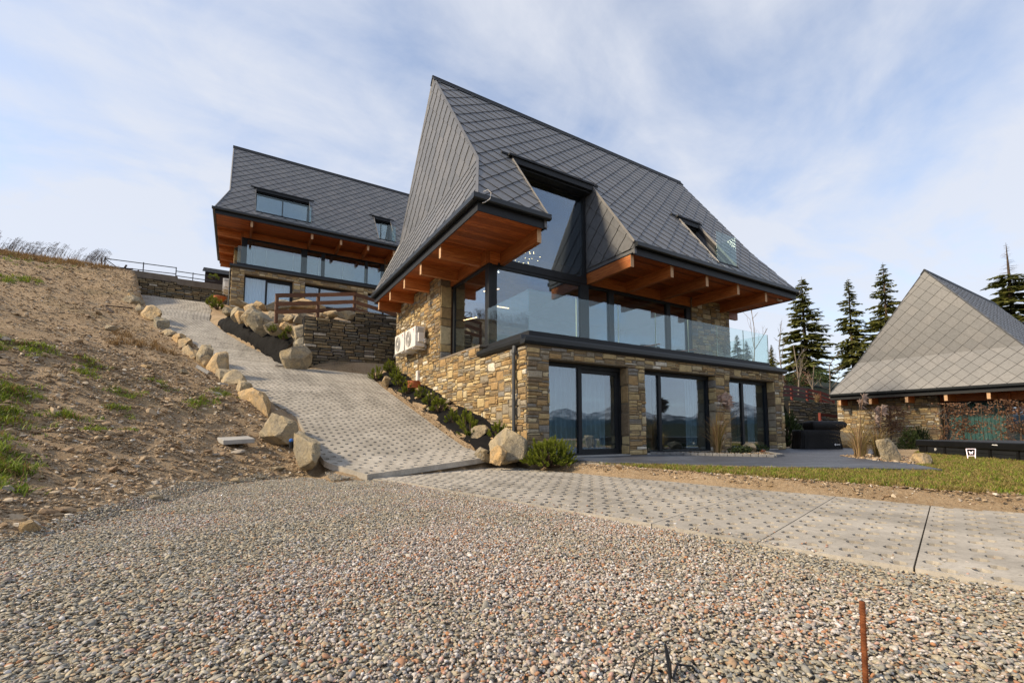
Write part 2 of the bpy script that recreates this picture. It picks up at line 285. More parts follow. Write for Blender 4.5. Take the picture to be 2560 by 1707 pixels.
# ------------------------------------------------------------------ lay of the land
RY = [-30, -1.2, .4, 10, 12.5, 21, 31, 33, 60]; RZ = [-.2, -.2, .02, 2.74, 3.5, 7.0, 10.0, 10.25, 10.25]
def rampz(y): return np.interp(y, RY, RZ)
EL = np.array([(-3.6,-.45),(-4.12,.35),(-4.24,1.3),(-4.3,3.85),(-4.85,5.4),(-5.4,8),(-6.2,11.2),(-6.45,12),(-7.1,14.1),(-7.8,15.2),(-8.5,16.8),(-9.5,19.55),(-10.5,24),(-11.5,28.6),(-12.2,32.4)])
ER = np.array([(-.35,.62),(-.95,.95),(-1.,1.8),(-1.,4.2),(-1.,5.8),(-1.,8.3),(-.85,11.0),(-3.2,11.35),(-4.75,13.75),(-5.4,15),(-6.1,16.7),(-6.95,19.3),(-7.1,24),(-7.5,28.6),(-7.9,32.4)])
def LX(y): return np.interp(y, EL[:, 1], EL[:, 0])
def RX(y): return np.interp(y, ER[:, 1], ER[:, 0])
def drive_near(y): return -3.36 - (y+.56)*.1863      # gravel side edge of the flat drive
def drive_far(y): return .05 - (y-.66)*.1616
def hill(x, y):
    r = np.where(y > 4, rampz(y), np.interp(y, [-40, -8, -4, -3, 0, 2, 4], [-3, -2., -1., -.85, -.5, .15, 1.]))
    d = np.maximum(0, np.interp(y, [-8, .4], [-4.2, -4.2])*(y < .4) + LX(y)*(y >= .4) - x)
    k = np.interp(y, [-8, 5, 15, 30, 40], [.45, .40, .25, .11, .11])
    gd = d*d/(d+1.5); gd = 9*(1-np.exp(-gd/9))
    return np.maximum(-.24, r + k*gd)
def ground(x, y):
    x = np.asarray(x, float); y = np.asarray(y, float)
    n = .05*(np.sin(x*5.3+2.1*np.sin(y*3.9))*np.sin(y*6.1+1.7*np.sin(x*4.7)))+.035*np.sin(x*1.7+y*.9)+.03*np.sin(y*2.3-x*1.1)+.02*np.sin(x*4.1+1)*np.sin(y*3.7)
    crest = np.interp(y, [22, 29, 31, 34, 60, 400], [9.6, 11.0, 11.5, 12.0, 19, 60])
    tt = np.clip((y-20)/10, 0, 1); tt = tt*tt*(3-2*tt); hl = hill(x, np.minimum(y, 31)); hl = hl*(1-tt)+crest*tt; hl = hl + n*np.clip((hill(x, np.minimum(y, 29))+.2)*3, 0, 1)
    flat = np.interp(y, [-400, -60, -25, -1.2, 300], [-90, -10, -.24, -.24, -.24])
    nor = np.interp(y, [10, 11.4, 11.7, 13, 16, 18, 22, 31, 60, 400], [-.3, -.3, 5.1, 5.5, 6.55, 7.05, 7.05, 9.5, 18, 60])
    eas = np.interp(y, [2.5, 5, 10, 20, 60, 400], [-.1, .9, 3.0, 6.2, 16, 60])
    lx = np.where(y < .4, -4.2, LX(y)); rx = np.where(y < .65, -.35, RX(y))
    z = np.where((x < lx) & (y > -9.5), hl, flat)
    inr = (x >= lx) & (x <= rx) & (y > -.6) & (y < 33); z = np.where(inr, np.where(y < -.45+(x+3.6)*.329+.12, -.27, rampz(y)-.10), z)
    st = (x > rx) & (x < .1) & (y > .3) & (y < 11.4); z = np.where(st, rampz(y)+.42*np.clip((x-rx)/.9, 0, 1)-.02, z)
    be = (x > rx) & (y >= 11.4) & (x < 13)
    sl = np.clip((x-rx)/1.7, 0, 1); z = np.where(be, np.where(y < 33, rampz(y)*(1-sl)+np.maximum(nor, rampz(y))*sl, crest), z)
    z = np.where((x >= .1) & (y > -.05) & (y <= 11.4) & (x < 13), -.3, z)
    z = np.where((x >= 13) & (y > 0), np.maximum(eas, -.1), z)
    z = np.where((x > 20) & (y > 0) & (y < 10), np.interp(y, [0, 2.5, 7.95, 8.35, 10], [-.1, -.1, .9, 2.55, 3.0]), z)
    lawn = (x > drive_far(y)-.10) & (y < 1.2) & (y > -25); z = np.where(lawn, -.19+.135*np.clip((x-drive_far(y)+.10)/.14, 0, 1), z)
    return z
def axis(a, b, step, far, k=1.22):
    c = list(np.arange(a, b+1e-6, step)); lo = []; hi = []; s = step; p = a
    while p > -far: s *= k; p -= s; lo.append(p)
    s = step; p = b
    while p < far: s *= k; p += s; hi.append(p)
    return np.array(lo[::-1]+c+hi)
gx = axis(-20, 18, .2, 9000); gy = axis(-10, 34, .2, 9000)
GX, GY = np.meshgrid(gx, gy); GZ = ground(GX, GY)
far = np.hypot(GX, GY) > 200; GZ = np.where(far & (GY > 0), np.minimum(GZ, 60), GZ)
def gridmesh(name, X, Y, Z, m, smooth=True):
    h, w_ = X.shape; me = bpy.data.meshes.new(name); v = np.stack([X, Y, Z], -1).reshape(-1, 3)
    i = np.arange(h*w_).reshape(h, w_); q = np.stack([i[:-1, :-1], i[:-1, 1:], i[1:, 1:], i[1:, :-1]], -1).reshape(-1, 4)
    me.vertices.add(len(v)); me.vertices.foreach_set('co', v.ravel()); me.loops.add(q.size); me.loops.foreach_set('vertex_index', q.ravel().astype(np.int32))
    me.polygons.add(len(q)); me.polygons.foreach_set('loop_start', np.arange(0, q.size, 4, dtype=np.int32))
    me.update(calc_edges=True); me.validate()
    if m: me.materials.append(MT[m])
    if smooth: me.polygons.foreach_set('use_smooth', [True]*len(me.polygons))
    return me, q
me, q = gridmesh('ground', GX, GY, GZ, 'dirt'); me.materials.append(MT['meadow'])
cx = GX.reshape(-1)[q].mean(1); cy = GY.reshape(-1)[q].mean(1)
me.polygons.foreach_set('material_index', ((cy > 36) | (cx > 22) | (cy < -25) | (cx < -28)).astype(np.int32))
tag(lk('ground', me), kind='structure')
# mountains across the valley, seen mirrored in the glass
def ridge(name, dist, h0, amp, seed, m, depth):
    th = np.linspace(R(150), R(390), 420); X = []; Y = []; Z = []
    for k, (f, s) in enumerate(((0, 0), (.35, .45), (.6, 1.), (.8, .5), (1., 0))):
        hh = np.array([h0 + amp*(noise.fractal((t*3.1*3+seed, k*.35, 2.), 1., 2.1, 7)) for t in th]); rr = dist+depth*f
        X.append(rr*np.cos(th)); Y.append(rr*np.sin(th)); Z.append(-220 + np.maximum(hh+220, 20)*s)
    me, _ = gridmesh(name, np.array(X), np.array(Y), np.array(Z), m, True); return tag(lk(name, me), kind='structure')
ridge('mountains', 13000, 640, 420, 3.1, 'mountain', 5000)
ridge('foothills', 5200, 80, 70, 9.4, 'meadow', 2500)

# ------------------------------------------------------------------ stone and slate pieces
def stone_lib(n, seed):
    rs = random.Random(seed); outl = []
    for _ in range(n):
        j = lambda a: rs.uniform(-a, a)
        o = [(.5*0, 0), (.5, 0), (1, 0), (1, .5), (1, 1), (.5, 1), (0, 1), (0, .5)]
        vs = []
        ring = [(min(1, max(0, x + (j(.03) if i % 2 else abs(j(.03))*(1 if x < .5 else -1)))), min(1, max(0, z + abs(j(.07))*(1 if z < .5 else -1) if z != .5 else z+j(.08)))) for i, (x, z) in enumerate(o)]
        for x, z in ring: vs.append((x, 1., z))
        for x, z in ring: vs.append((x, .32+j(.12), z))
        for x, z in ring: vs.append((.5+(x-.5)*.93, .06+abs(j(.16)), .5+(z-.5)*.84))
        vs.append((.5+j(.2), 0., .5+j(.2)))
        fs = [(i, (i+1) % 8, 8+(i+1) % 8, 8+i) for i in range(8)] + [(8+i, 8+(i+1) % 8, 16+(i+1) % 8, 16+i) for i in range(8)] + [(16+i, 16+(i+1) % 8, 24) for i in range(8)]
        outl.append((vs, fs))
    return outl
SLIB = stone_lib(10, 3)
def lib_meshes(m):
    r = []
    for vs, fs in SLIB:
        r.append(MB().add(vs, fs).mesh('stone', m))
    return r
SMESH = {k: lib_meshes(k) for k in ('stone', 'stone_gabion')}
def pack(wd, ht, inside, seed, cw=.052, ch=.044, big=1.):
    rs = random.Random(seed); nu = int(wd/cw); nv = int(ht/ch); cw = wd/nu; ch = ht/nv; used = np.zeros((nv, nu), bool); res = []
    for j in range(nv):
        for i in range(nu): used[j, i] = not inside((i+.5)*cw, (j+.5)*ch)
    for j in range(nv):
        i = 0
        while i < nu:
            if used[j, i]: i += 1; continue
            t = rs.random()
            if t < .36: w_, h_ = rs.randint(3, 7), 1
            elif t < .74: w_, h_ = rs.randint(3, 6), 2
            elif t < .90 or big < .5: w_, h_ = rs.randint(4, 7), 3 if big > .5 else 2
            else: w_, h_ = rs.randint(5, 9), rs.randint(4, 6)
            run = 0
            while run < w_ and i+run < nu and not used[j, i+run]: run += 1
            nxt = 0
            while nxt < w_+2 and i+nxt < nu and not used[j, i+nxt]: nxt += 1
            w_ = nxt if nxt-run <= 2 and nxt <= w_+2 else run
            while h_ > 1 and (j+h_ > nv or used[j:j+h_, i:i+w_].any()): h_ -= 1
            used[j:j+h_, i:i+w_] = True; res.append((i*cw, j*ch, w_*cw, h_*ch)); i += w_
    return res
CAMN = Vector((math.sin(YAW)*math.cos(PITCH), math.cos(YAW)*math.cos(PITCH), math.sin(PITCH)))
def seen(p): return max(.5, (Vector(p)-CAM).dot(CAMN))
class Pieces:                               # collects alike pieces; the largest 300 become objects, the rest one part
    def __init__(s): s.items = []
    def flush(s, name, parent, T, m, limit=300, rest='rest'):
        for it in s.items: it['size'] = it['area']/seen(Vector(T)+it['c'])**2
        s.items.sort(key=lambda a: -a['size'])
        for it in s.items[:limit]:
            o = lk(name, it['mesh']() , parent); o.matrix_local = it['mtx']
        if len(s.items) > limit:
            mb = MB()
            for it in s.items[limit:]:
                vs, fs = it['geo']; M = it['mtx']; mb.add([M @ Vector(v) for v in vs], fs, random.random())
            tag(mb.build(name+'_'+rest, m, parent), kind='stuff')
def stones(P, org, rz, rects, m='stone', seed=1, prot=(.012, .045), depth=.1, gap=.010):
    rs = random.Random(seed); Rm = Matrix.Translation(org) @ Matrix.Rotation(rz, 4, 'Z')
    for (u, v, w_, h_) in rects:
        k = rs.randrange(len(SLIB)); pr = rs.uniform(*prot)
        M = Rm @ Matrix.Translation((u+gap/2, -pr, v+gap/2)) @ Matrix.Diagonal((w_-gap, depth, h_-gap, 1))
        P.items.append(dict(mesh=(lambda k=k: SMESH[m][k]), mtx=M, geo=SLIB[k], area=w_*h_, c=M @ Vector((.5, 0, .5))))
def clip(poly, cpoly):
    outp = poly
    for i in range(len(cpoly)):
        a, b = cpoly[i], cpoly[(i+1) % len(cpoly)]; inp = outp; outp = []
        if not inp: break
        sd = lambda p: (b[0]-a[0])*(p[1]-a[1])-(b[1]-a[1])*(p[0]-a[0])
        for j in range(len(inp)):
            p, q = inp[j-1], inp[j]; sp, sq = sd(p), sd(q)
            if (sp >= 0) != (sq >= 0):
                t = sp/(sp-sq); outp.append((p[0]+(q[0]-p[0])*t, p[1]+(q[1]-p[1])*t))
            if sq >= 0: outp.append(q)
    return outp
def parea(p): return abs(sum(p[i-1][0]*p[i][1]-p[i][0]*p[i-1][1] for i in range(len(p))))/2
SA = .315; SG = .0065
def slate_geo(polys, cv):
    vs = []; fs = []
    for p in polys:
        n = len(p); b = len(vs); top = [(x, y, .019-.030*(y-cv)/SA*.55) for x, y in p]
        vs += top + [(x, y, z-.015) for x, y, z in top]
        fs += [tuple(range(b, b+n)), tuple(range(b+2*n-1, b+n-1, -1))] + [(b+i, b+n+i, b+n+(i+1) % n, b+(i+1) % n) for i in range(n)]
    return vs, fs
FULL = slate_geo([[(0, -SA+SG), (SA-SG, 0), (0, SA-SG), (-SA+SG, 0)]], 0.)
FULLM = MB().add(*FULL).mesh('slate', 'slate')
def slates(P, frame, zones, off=(0, 0)):
    us = [p[0] for z in zones for p in z]; vs_ = [p[1] for z in zones for p in z]
    j0 = int(min(vs_)/SA)-2; j1 = int(max(vs_)/SA)+2; i0 = int(min(us)/(2*SA))-2; i1 = int(max(us)/(2*SA))+2
    for j in range(j0, j1):
        for i in range(i0, i1):
            cu = i*2*SA+(j % 2)*SA+off[0]; cv = j*SA+off[1]; dm = [(cu, cv-SA+SG), (cu+SA-SG, cv), (cu, cv+SA-SG), (cu-SA+SG, cv)]
            ps = [c for c in (clip(dm, z) for z in zones) if len(c) > 2 and parea(c) > .002]
            a = sum(parea(c) for c in ps)
            if a < .004: continue
            if a > 2*(SA-SG)**2*.999:
                P.items.append(dict(mesh=lambda: FULLM, mtx=frame @ Matrix.Translation((cu, cv, 0)), geo=FULL, area=a, c=frame @ Vector((cu, cv, 0))))
            else:
                gq = slate_geo([[(x-cu, y-cv) for x, y in c] for c in ps], 0.)
                P.items.append(dict(mesh=lambda gq=gq: MB().add(*gq).mesh('slate', 'slate'), mtx=frame @ Matrix.Translation((cu, cv, 0)), geo=gq, area=a, c=frame @ Vector((cu, cv, 0))))
def frame(O, U, V):
    U = Vector(U).normalized(); V = Vector(V).normalized(); Nn = U.cross(V)
    return Matrix(((U.x, V.x, Nn.x, O[0]), (U.y, V.y, Nn.y, O[1]), (U.z, V.z, Nn.z, O[2]), (0, 0, 0, 1)))
def shell(mb, fr, zones, th=.14, drop=.004):
    for z in zones:
        p = [fr @ Vector((x, y, -drop)) for x, y in z]; d = fr.to_3x3() @ Vector((0, 0, -th)); mb.prism(p, d)

# ------------------------------------------------------------------ the house, built three times with what each one shows
DOORS = ((.61, 3.17), (3.79, 6.89), (7.55, 10.09))
EZ, EY, RYC, RZT, SLP = 6.1, .57, 5.2, 12.53, 1.3877
KZ = 7.9; WG, WE, EG, EE = -.33, -1.0, 12.2, 13.05; EN = 2*RYC-EY; YU = 2.65; SZ = 5.78; BZ = 5.42
def roofz(y): return EZ + SLP*(y-EY)
def pane(par, x0, y0, z0, x1, y1, z1, m='glass'): return B(x0, y0, z0, x1, y1, z1).build('pane', m, par)
def slide_door(root, x0, x1, yf, zt, split, slider, z0=.02):
    f = MB(); y0, y1 = yf, yf+.12; fw = .07
    f.box(x0, y0, z0, x0+fw, y1, zt); f.box(x1-fw, y0, z0, x1, y1, zt); f.box(x0+fw, y0, zt-.09, x1-fw, y1, zt); f.box(x0+fw, y0, z0, x1-fw, y1, z0+.05)
    f.box(split-.055, y0-.012, z0+.05, split+.055, y1, zt-.09)
    if slider > 0:  # framed sliding leaf right of the split
        a, b = split+.055, x1-fw; f.box(a, y0+.05, zt-.20, b, y1-.01, zt-.09); f.box(a, y0+.05, z0+.05, b, y1-.01, z0+.15); f.box(b-.10, y0+.05, z0+.15, b, y1-.01, zt-.20)
    else:
        a, b = x0+fw, split-.055; f.box(a, y0+.05, zt-.20, b, y1-.01, zt-.09); f.box(a, y0+.05, z0+.05, b, y1-.01, z0+.15); f.box(b-.16, y0+.05, z0+.15, b, y1-.01, zt-.20)
    d = f.build('sliding_door', 'anthracite', root)
    pane(d, x0+fw, y0+.03, z0+.05, split-.055, y0+.042, zt-.09); pane(d, split+.055, y0+.07, z0+.05, x1-fw, y0+.082, zt-.09)
    return d
def curtain(root, x0, x1, y, z0, z1, m, amp=.035, wl=.16, name='curtain', along='x'):
    n = int((x1-x0)/.02); vs = []; fs = []
    for i in range(n+1):
        x = x0+(x1-x0)*i/n; yy = y+amp*math.sin(x/wl*2*math.pi+.8*math.sin(x*2.1)); p = (x, yy) if along == 'x' else (yy, x)
        vs += [(*p, z0), (*p, z1)]
    for i in range(n): fs.append((2*i, 2*i+2, 2*i+3, 2*i+1))
    o = MB().add(vs, fs).build(name, m, root, smooth=True); return o
def house(T, kind, label):
    main = kind == 'main'; low = kind == 'lower'; up = kind == 'upper'
    root = empty('stone_house', T, label, 'house', 'houses of stone, glass and steep slate roofs')
    # --- walls
    W, D = 10.61, 9.9; Z0 = -.4
    wl = MB()
    if not low:
        wl.box(0, .0, Z0, .38, D, 2.6)                                   # west wall, ground storey
        xs = [.38] + [q for d in DOORS for q in d] + [W]
        for a, b in ((.38, DOORS[0][0]), (DOORS[0][1], DOORS[1][0]), (DOORS[1][1], DOORS[2][0]), (DOORS[2][1], W)): wl.box(a, 0, Z0, b, .34, 2.3)
        wl.box(.38, 0, 2.3, W, .34, 2.6); wl.box(W-.38, .34, Z0, W, D, 2.6)
        wl.box(0, 2.37, 2.6, .38, 5.15, 2.92)                             # under the west window
    wl.box(0, 5.15, 2.6, .38, D, SZ-.03); wl.box(9.3, YU-.05, 2.9, 11.7, YU+.3, SZ-.03); wl.box(11.32, YU+.3, 2.6, 11.7, D, SZ-.03); wl.box(.38, D-.3, 0, 11.3, D, SZ-.03)
    wl.build('wall', 'mortar', root)
    P = Pieces(); PS = -math.pi/2
    wb = (lambda y: rampz(y)+.26) if not up else (lambda y: -.3+.30*max(0, y))
    def wtop(y): return 2.58 if y < 2.37 else (2.9 if y < 5.15 else SZ-.03)
    if low: inw = lambda u, v: D-u > 5.15 and 2.9 < v < SZ-.03
    else: inw = lambda u, v: wb(D-u) < v < wtop(D-u)
    stones(P, (0, D, 0), PS, pack(D, 5.75, inw, 11), seed=12)
    if not low:
        ind = lambda u, v: v > 2.3 or not any(a < u < b for a, b in DOORS)
        stones(P, (0, 0, 0), 0, pack(W, 2.58, ind, 21), seed=22)
        for k, (a, b) in enumerate(DOORS): stones(P, (b, .27, .02), PS, pack(.27, 2.28, lambda u, v: True, 30+k, cw=.09, ch=.12), seed=40+k, depth=.06)
    stones(P, (9.3, YU-.05, 2.95), 0, pack(2.4, 2.83, lambda u, v: True, 51), seed=52)
    stones(P, (0, 5.15, 2.95), 0, pack(.38, 2.45, lambda u, v: True, 53, cw=.09, ch=.12), seed=54, depth=.05)
    P.flush('stone', root, T, 'stone', 300 if main else (150 if low else 0))
    # --- interior
    rm = MB(); rm.box(.4, 4.6, 0, W-.4, 4.7, 2.5); rm.box(.4, .36, -.02, W-.4, 4.6, 0.015); rm.box(.4, .36, 2.42, W-.4, 4.6, 2.5); rm.box(3.4, .4, .02, 3.5, 4.6, 2.42); rm.box(7.15, .4, .02, 7.25, 4.6, 2.42)
    if not low: rm.build('inner_wall', 'plaster', root)
    rm = MB(); rm.box(.4, 2.2, 2.86, 11.3, 9.5, 2.97); rm.build('floor', 'floor_in', root)
    rm = MB(); rm.box(1.2, 8.0, 2.98, 11.2, 8.15, 9); rm.box(5.2, 4.2, SZ-.1, 11.2, 8.0, SZ+.05); rm.box(4.6, 4.2, 2.98, 4.7, 8.0, 4.1); rm.build('inner_partition', 'wood_in', root)
    # --- balcony
    if not low:
        bx0, bx1 = .22, 10.29; b0x, b0y, zf = (.22, .24, 2.98)
        f = MB(); f.box(bx0, .24, 2.80, bx1, .30, 2.98); f.box(bx0, .30, 2.80, bx0+.06, 2.35, 2.98); f.box(bx1-.06, .30, 2.80, bx1, YU-.06, 2.98); f.box(bx0+.06, .30, 2.62, bx1-.06, YU-.06, 2.88)
        f.box(bx0, .10, 2.602, bx1+.2, .24, 2.80); f.box(bx0-.14, .10, 2.602, bx0, 2.2, 2.80)
        f.build('balcony_slab', 'anthracite', root)
        gt = MB()
        gpr = [(-.12, 2.655), (-.125, 2.74), (-.105, 2.745), (-.10, 2.70), (.04, 2.70), (.05, 2.82), (.10, 2.82), (.10, 2.60), (-.07, 2.60)]
        gt.prism([(-.12, y, z) for y, z in gpr], (10.85, 0, 0)); gt.prism([(x, 2.3, z) for x, z in gpr], (0, -2.2, 0))
        gt.build('balcony_gutter', 'gutter', root)
        rj = [.22, 1.68, 3.13, 4.58, 6.01, 7.42, 8.84, 10.29]; zr = (2.99, 3.985)
        for a, b in zip(rj[:-1], rj[1:]):
            o = B(a+.006, .262, zr[0], b-.006, .278, zr[1]).build('balustrade_pane', 'glass_rail', root)
            MB().box(b-.010, .258, zr[0], b-.0045, .282, zr[1]).build('pane_edge', 'glass_edge', o)
        B(.235, .29, zr[0], .25, 2.33, zr[1]).build('balustrade_pane', 'glass_rail', root)
        B(10.26, .29, zr[0], 10.275, YU-.06, zr[1]).build('balustrade_pane', 'glass_rail', root)
        if main: MB().box(-.02, 2.30, 2.90, .42, 5.15, 2.955).build('window_sill', 'concrete_wall', root)
        dp = MB(); dp.tube([(-.09, .42, .45), (-.09, .42, 2.44), (-.06, .42, 2.55)], .042, 12); dp.tube([(-.09, .42, .62), (-.09, .42, .68)], .047, 12); dp.tube([(-.09, .42, 2.2), (-.09, .42, 2.28)], .047, 12); dp.tube([(-.09, .42, 2.42), (-.06, .42, 2.60)], .06, 10)
        dp.build('downspout', 'metal', root, smooth=False)
        # --- ground-floor doors
        for k, (a, b) in enumerate(DOORS):
            sp = (1.75, 4.66, 8.62)[k]; slide_door(root, a, b, .26, 2.28, sp, 1 if k == 0 else -1)
            B(a, -.03, -.02, b, .26, .022).build('door_sill', 'concrete', root)
        if main:
            curtain(root, .72, 2.9, .62, .1, 2.4, 'curtain', .055); curtain(root, 6.3, 6.85, .7, .1, 2.4, 'curtain', .03, .12); curtain(root, 9.6, 10.0, .7, .1, 2.4, 'curtain', .03, .12)
        else: curtain(root, .7, 3.1, .55, .1, 2.4, 'white_paint', .02, .14)
    # --- upper glazing
    g = MB(); y0, y1 = YU-.02, YU+.10; posts = [(.46, .70), (3.80, 4.16), (5.04, 5.27), (7.92, 8.13), (9.05, 9.29)]
    for a, b in posts: g.box(a, y0, 2.98, b, y1, BZ-.02)
    g.box(.70, y0+.01, 2.98, 9.05, y1, 3.05); g.box(.70, y0+.01, BZ-.10, 9.05, y1, BZ-.01)
    gl = g.build('glass_facade', 'anthracite', root)
    for (a, b), (c, d) in zip(posts[:-1], posts[1:]): pane(gl, b, YU+.03, 3.05, c, YU+.045, BZ-.10)
    g = MB(); g.box(.40, 2.56, 2.96, .50, 2.80, BZ-.02); g.box(.40, 4.95, 2.96, .48, 5.10, BZ-.02); g.box(.40, 2.80, 2.96, .48, 4.95, 3.0); g.box(.40, 2.80, BZ-.10, .48, 4.95, BZ-.02)
    sw = g.build('side_window', 'anthracite', root); pane(sw, .43, 2.80, 3.0, .442, 4.95, BZ-.10)
    if low: curtain(root, 2.6, 5.0, .62, 3.0, BZ-.1, 'curtain_green', .035, .15, along='y')
    # --- roof
    th = math.atan(SLP); sn = math.sin(th); S = lambda z: (z-EZ)/sn; sk, stp = S(KZ), S(RZT)
    fS = frame((0, EY, EZ), (1, 0, 0), (0, math.cos(th), sn)); fN = frame((12, EN, EZ), (-1, 0, 0), (0, -math.cos(th), sn))
    sdm = S(8.60); d1 = (1.02, 4.12, 0. if main else S(6.42)); d2 = (8.37, 9.55, S(6.36))
    zs = [[(WE, 0), (d1[0], 0), (d1[0], sk), (WG, sk)], [(WG, sk), (d1[0], sk), (d1[0], sdm), (WG, sdm)], [(d1[1], 0), (d2[0], 0), (d2[0], sdm), (d1[1], sdm)],
          [(d2[0], 0), (d2[1], 0), (d2[1], d2[2]), (d2[0], d2[2])], [(d2[1], 0), (EE, 0), (EG, sk), (d2[1], sk)], [(d2[1], sk), (EG, sk), (EG, sdm), (d2[1], sdm)], [(WG, sdm), (EG, sdm), (EG, stp), (WG, stp)]]
    if d1[2] > 0: zs.append([(d1[0], 0), (d1[1], 0), (d1[1], d1[2]), (d1[0], d1[2])])
    if low: zs = [[(WE, 0), (EE, 0), (EG, sk), (WG, sk)], [(WG, sk), (EG, sk), (EG, stp), (WG, stp)]]
    hw = (RZT-KZ)/SLP; hb = (RZT-EZ)/SLP; vl = math.hypot(WG-WE, KZ-EZ)
    fG = frame((WG, RYC, KZ), (0, -1, 0), (0, 0, 1)); zG = [[(-hw, 0), (hw, 0), (0, RZT-KZ)]]
    fK = frame((WE, RYC, EZ), (0, -1, 0), (WG-WE, 0, KZ-EZ)); zK = [[(-hb, 0), (hb, 0), (hw, vl), (-hw, vl)]]
    fGe = frame((EG, RYC, KZ), (0, 1, 0), (0, 0, 1)); fKe = frame((EE, RYC, EZ), (0, 1, 0), (EG-EE, 0, KZ-EZ))
    zN = [[(-(EE-12), 0), (12-WE, 0), (12-WG, sk), (12-EG, sk)], [(12-EG, sk), (12-WG, sk), (12-WG, stp), (12-EG, stp)]]
    rf = MB(); shell(rf, fS, zs); shell(rf, fN, zN); shell(rf, fG, zG); shell(rf, fK, zK); shell(rf, fGe, zG); shell(rf, fKe, [[(-hb, 0), (hb, 0), (hw, vl), (-hw, vl)]])
    roof = rf.build('roof', 'underlay', root)
    P = Pieces(); slates(P, fS, zs, (.1, .02)); slates(P, fG, zG, (0, .02)); slates(P, fK, zK, (0, .02)); slates(P, fKe, zK, (0, .02)); slates(P, fGe, zG, (0, .02))
    if main:
        fC = frame((d1[1]-.002, 0, 0), (0, -1, 0), (0, 0, 1)); cz = [[(-(YU+.02), SZ+.16), (-EY-.05, SZ+.16), (-EY-.05, roofz(EY+.05)-.02), (-(YU+.02), roofz(YU+.02)-.02)]]
        slates(P, fC, cz, (.05, .1))
    P.flush('slate', root, T, 'slate', 300 if not up else 260)
    tr = MB()       # ridge cap, hip strips
    rdg = MB()
    for sgn in (1, -1): rdg.bar((WG-.06, RYC-sgn*.10, RZT-.10), (EG+.06, RYC-sgn*.10, RZT-.10), .24, .035, up=(0, -sgn*sn, math.cos(th)))
    rdg.box(WG-.06, RYC-.035, RZT-.02, EG+.06, RYC+.035, RZT+.06); rdg.build('ridge_cap', 'anthracite', root)
    def hip(a, b, w_=.07): tr.bar(a, b, w_, .03, up=(-.6, -.6, .4))
    ks = EY+(KZ-EZ)/SLP; kn = EN-(KZ-EZ)/SLP
    hip((WE-.01, EY-.01, EZ+.01), (WG-.012, ks-.012, KZ)); hip((WG-.014, ks-.012, KZ), (WG-.014, RYC-.02, RZT-.02)); hip((WE-.01, EN, EZ), (WG-.012, kn, KZ)); hip((WG-.014, kn, KZ), (WG-.014, RYC, RZT-.02))
    tr.build('hip_strip', 'slate', root)
    # dormers
    def dormer(x0, x1, zb, big, name):
        l = MB(); zt = 8.60; yt = EY+(zt-EZ)/SLP
        l.box(x0-.12, yt-.12, zt+.03, x1+.02, yt+.55, zt+.09); l.box(x0-.3, yt+.02, zt+.10, x1+.3, yt+.10, zt+.16)
        l.box(x0+.01, yt-.08, zt-.14, x1-.01, yt+.02, zt+.03); l.box(x0+.01, yt+.02, zt-.20, x1-.01, YU+.2, zt-.14)
        o = l.build(name, 'anthracite', root)
        ck = MB(); yb = EY+(zb-EZ)/SLP; zlo = zb if not big else SZ
        pl = [(yb, zlo), (YU+.1, zlo), (YU+.1, roofz(YU+.1)-.17), (yb+.02, max(zlo+.01, roofz(yb+.02)-.06))]
        ck.prism([(x0-.09, y, z) for y, z in pl], (.08, 0, 0)).build('dormer_cheek', 'slate', root); MB().prism([(x1+.01, y, z) for y, z in pl], (.08, 0, 0)).build('dormer_cheek', 'slate', root)
        a, b = Vector((0, EY-.02, roofz(EY-.02)+.03)), Vector((0, yt, zt+.05)); 
        for x in (x0+.004, x1-.004): MB().bar((x, max(a.y, yb), roofz(max(a.y, yb))+.03), (x, b.y, b.z), .02, .07).build('dormer_flashing', 'flashing', root)
        return o
    if not low:
        o1 = dormer(d1[0], d1[1], EZ if main else 6.42, main, 'dormer_lintel'); o2 = dormer(d2[0], d2[1], 6.36, False, 'dormer_lintel')
        if main:
            f = MB(); f.box(d1[0], YU, BZ+.02, d1[1]-.02, YU+.14, BZ+.22); f.box(d1[1]-.14, YU+.02, BZ+.22, d1[1]-.02, YU+.14, 8.45); f.box(d1[0], YU+.02, BZ+.22, d1[0]+.1, YU+.14, 8.45); f.box(d1[0]+.1, YU+.02, 8.36, d1[1]-.14, YU+.14, 8.46)
            f.box(.72, YU-.03, BZ-.01, d1[1]-.05, YU-.001, BZ+.06)
            gf = f.build('gable_window', 'anthracite', root); pane(gf, d1[0]+.1, YU+.06, BZ+.22, d1[1]-.14, YU+.075, 8.36)
        for (x0, x1, zb) in ((d2[0], d2[1], 6.36),) if main else ((d1[0], d1[1], 6.42), (d2[0], d2[1], 6.36)):
            f = MB(); yb = EY+(zb-EZ)/SLP; f.box(x0, yb+.02, zb-.06, x1, yb+.14, zb+.10); f.box(x0, yb+.14, zb-.2, x1, YU+.1, zb-.1)
            f.box(x0, YU-.1, zb-.1, x0+.08, YU, 8.45); f.box(x1-.08, YU-.1, zb-.1, x1, YU, 8.45); f.box(x0+.08, YU-.1, 8.3, x1-.08, YU, 8.45); f.box((x0+x1)/2-.04, YU-.1, zb-.1, (x0+x1)/2+.04, YU, 8.3)
            df = f.build('dormer_window', 'anthracite', root); pane(df, x0+.08, YU-.06, zb-.1, (x0+x1)/2-.04, YU-.05, 8.3); pane(df, (x0+x1)/2+.04, YU-.06, zb-.1, x1-.08, YU-.05, 8.3)
            B(x0+.02, yb+.06, zb+.10, x1-.02, yb+.075, zb+1.18).build('balustrade_pane', 'glass_rail', root)
            B(x1-.035, yb+.085, zb+.10, x1-.02, yb+.9, zb+1.18).build('balustrade_pane', 'glass_rail', root)
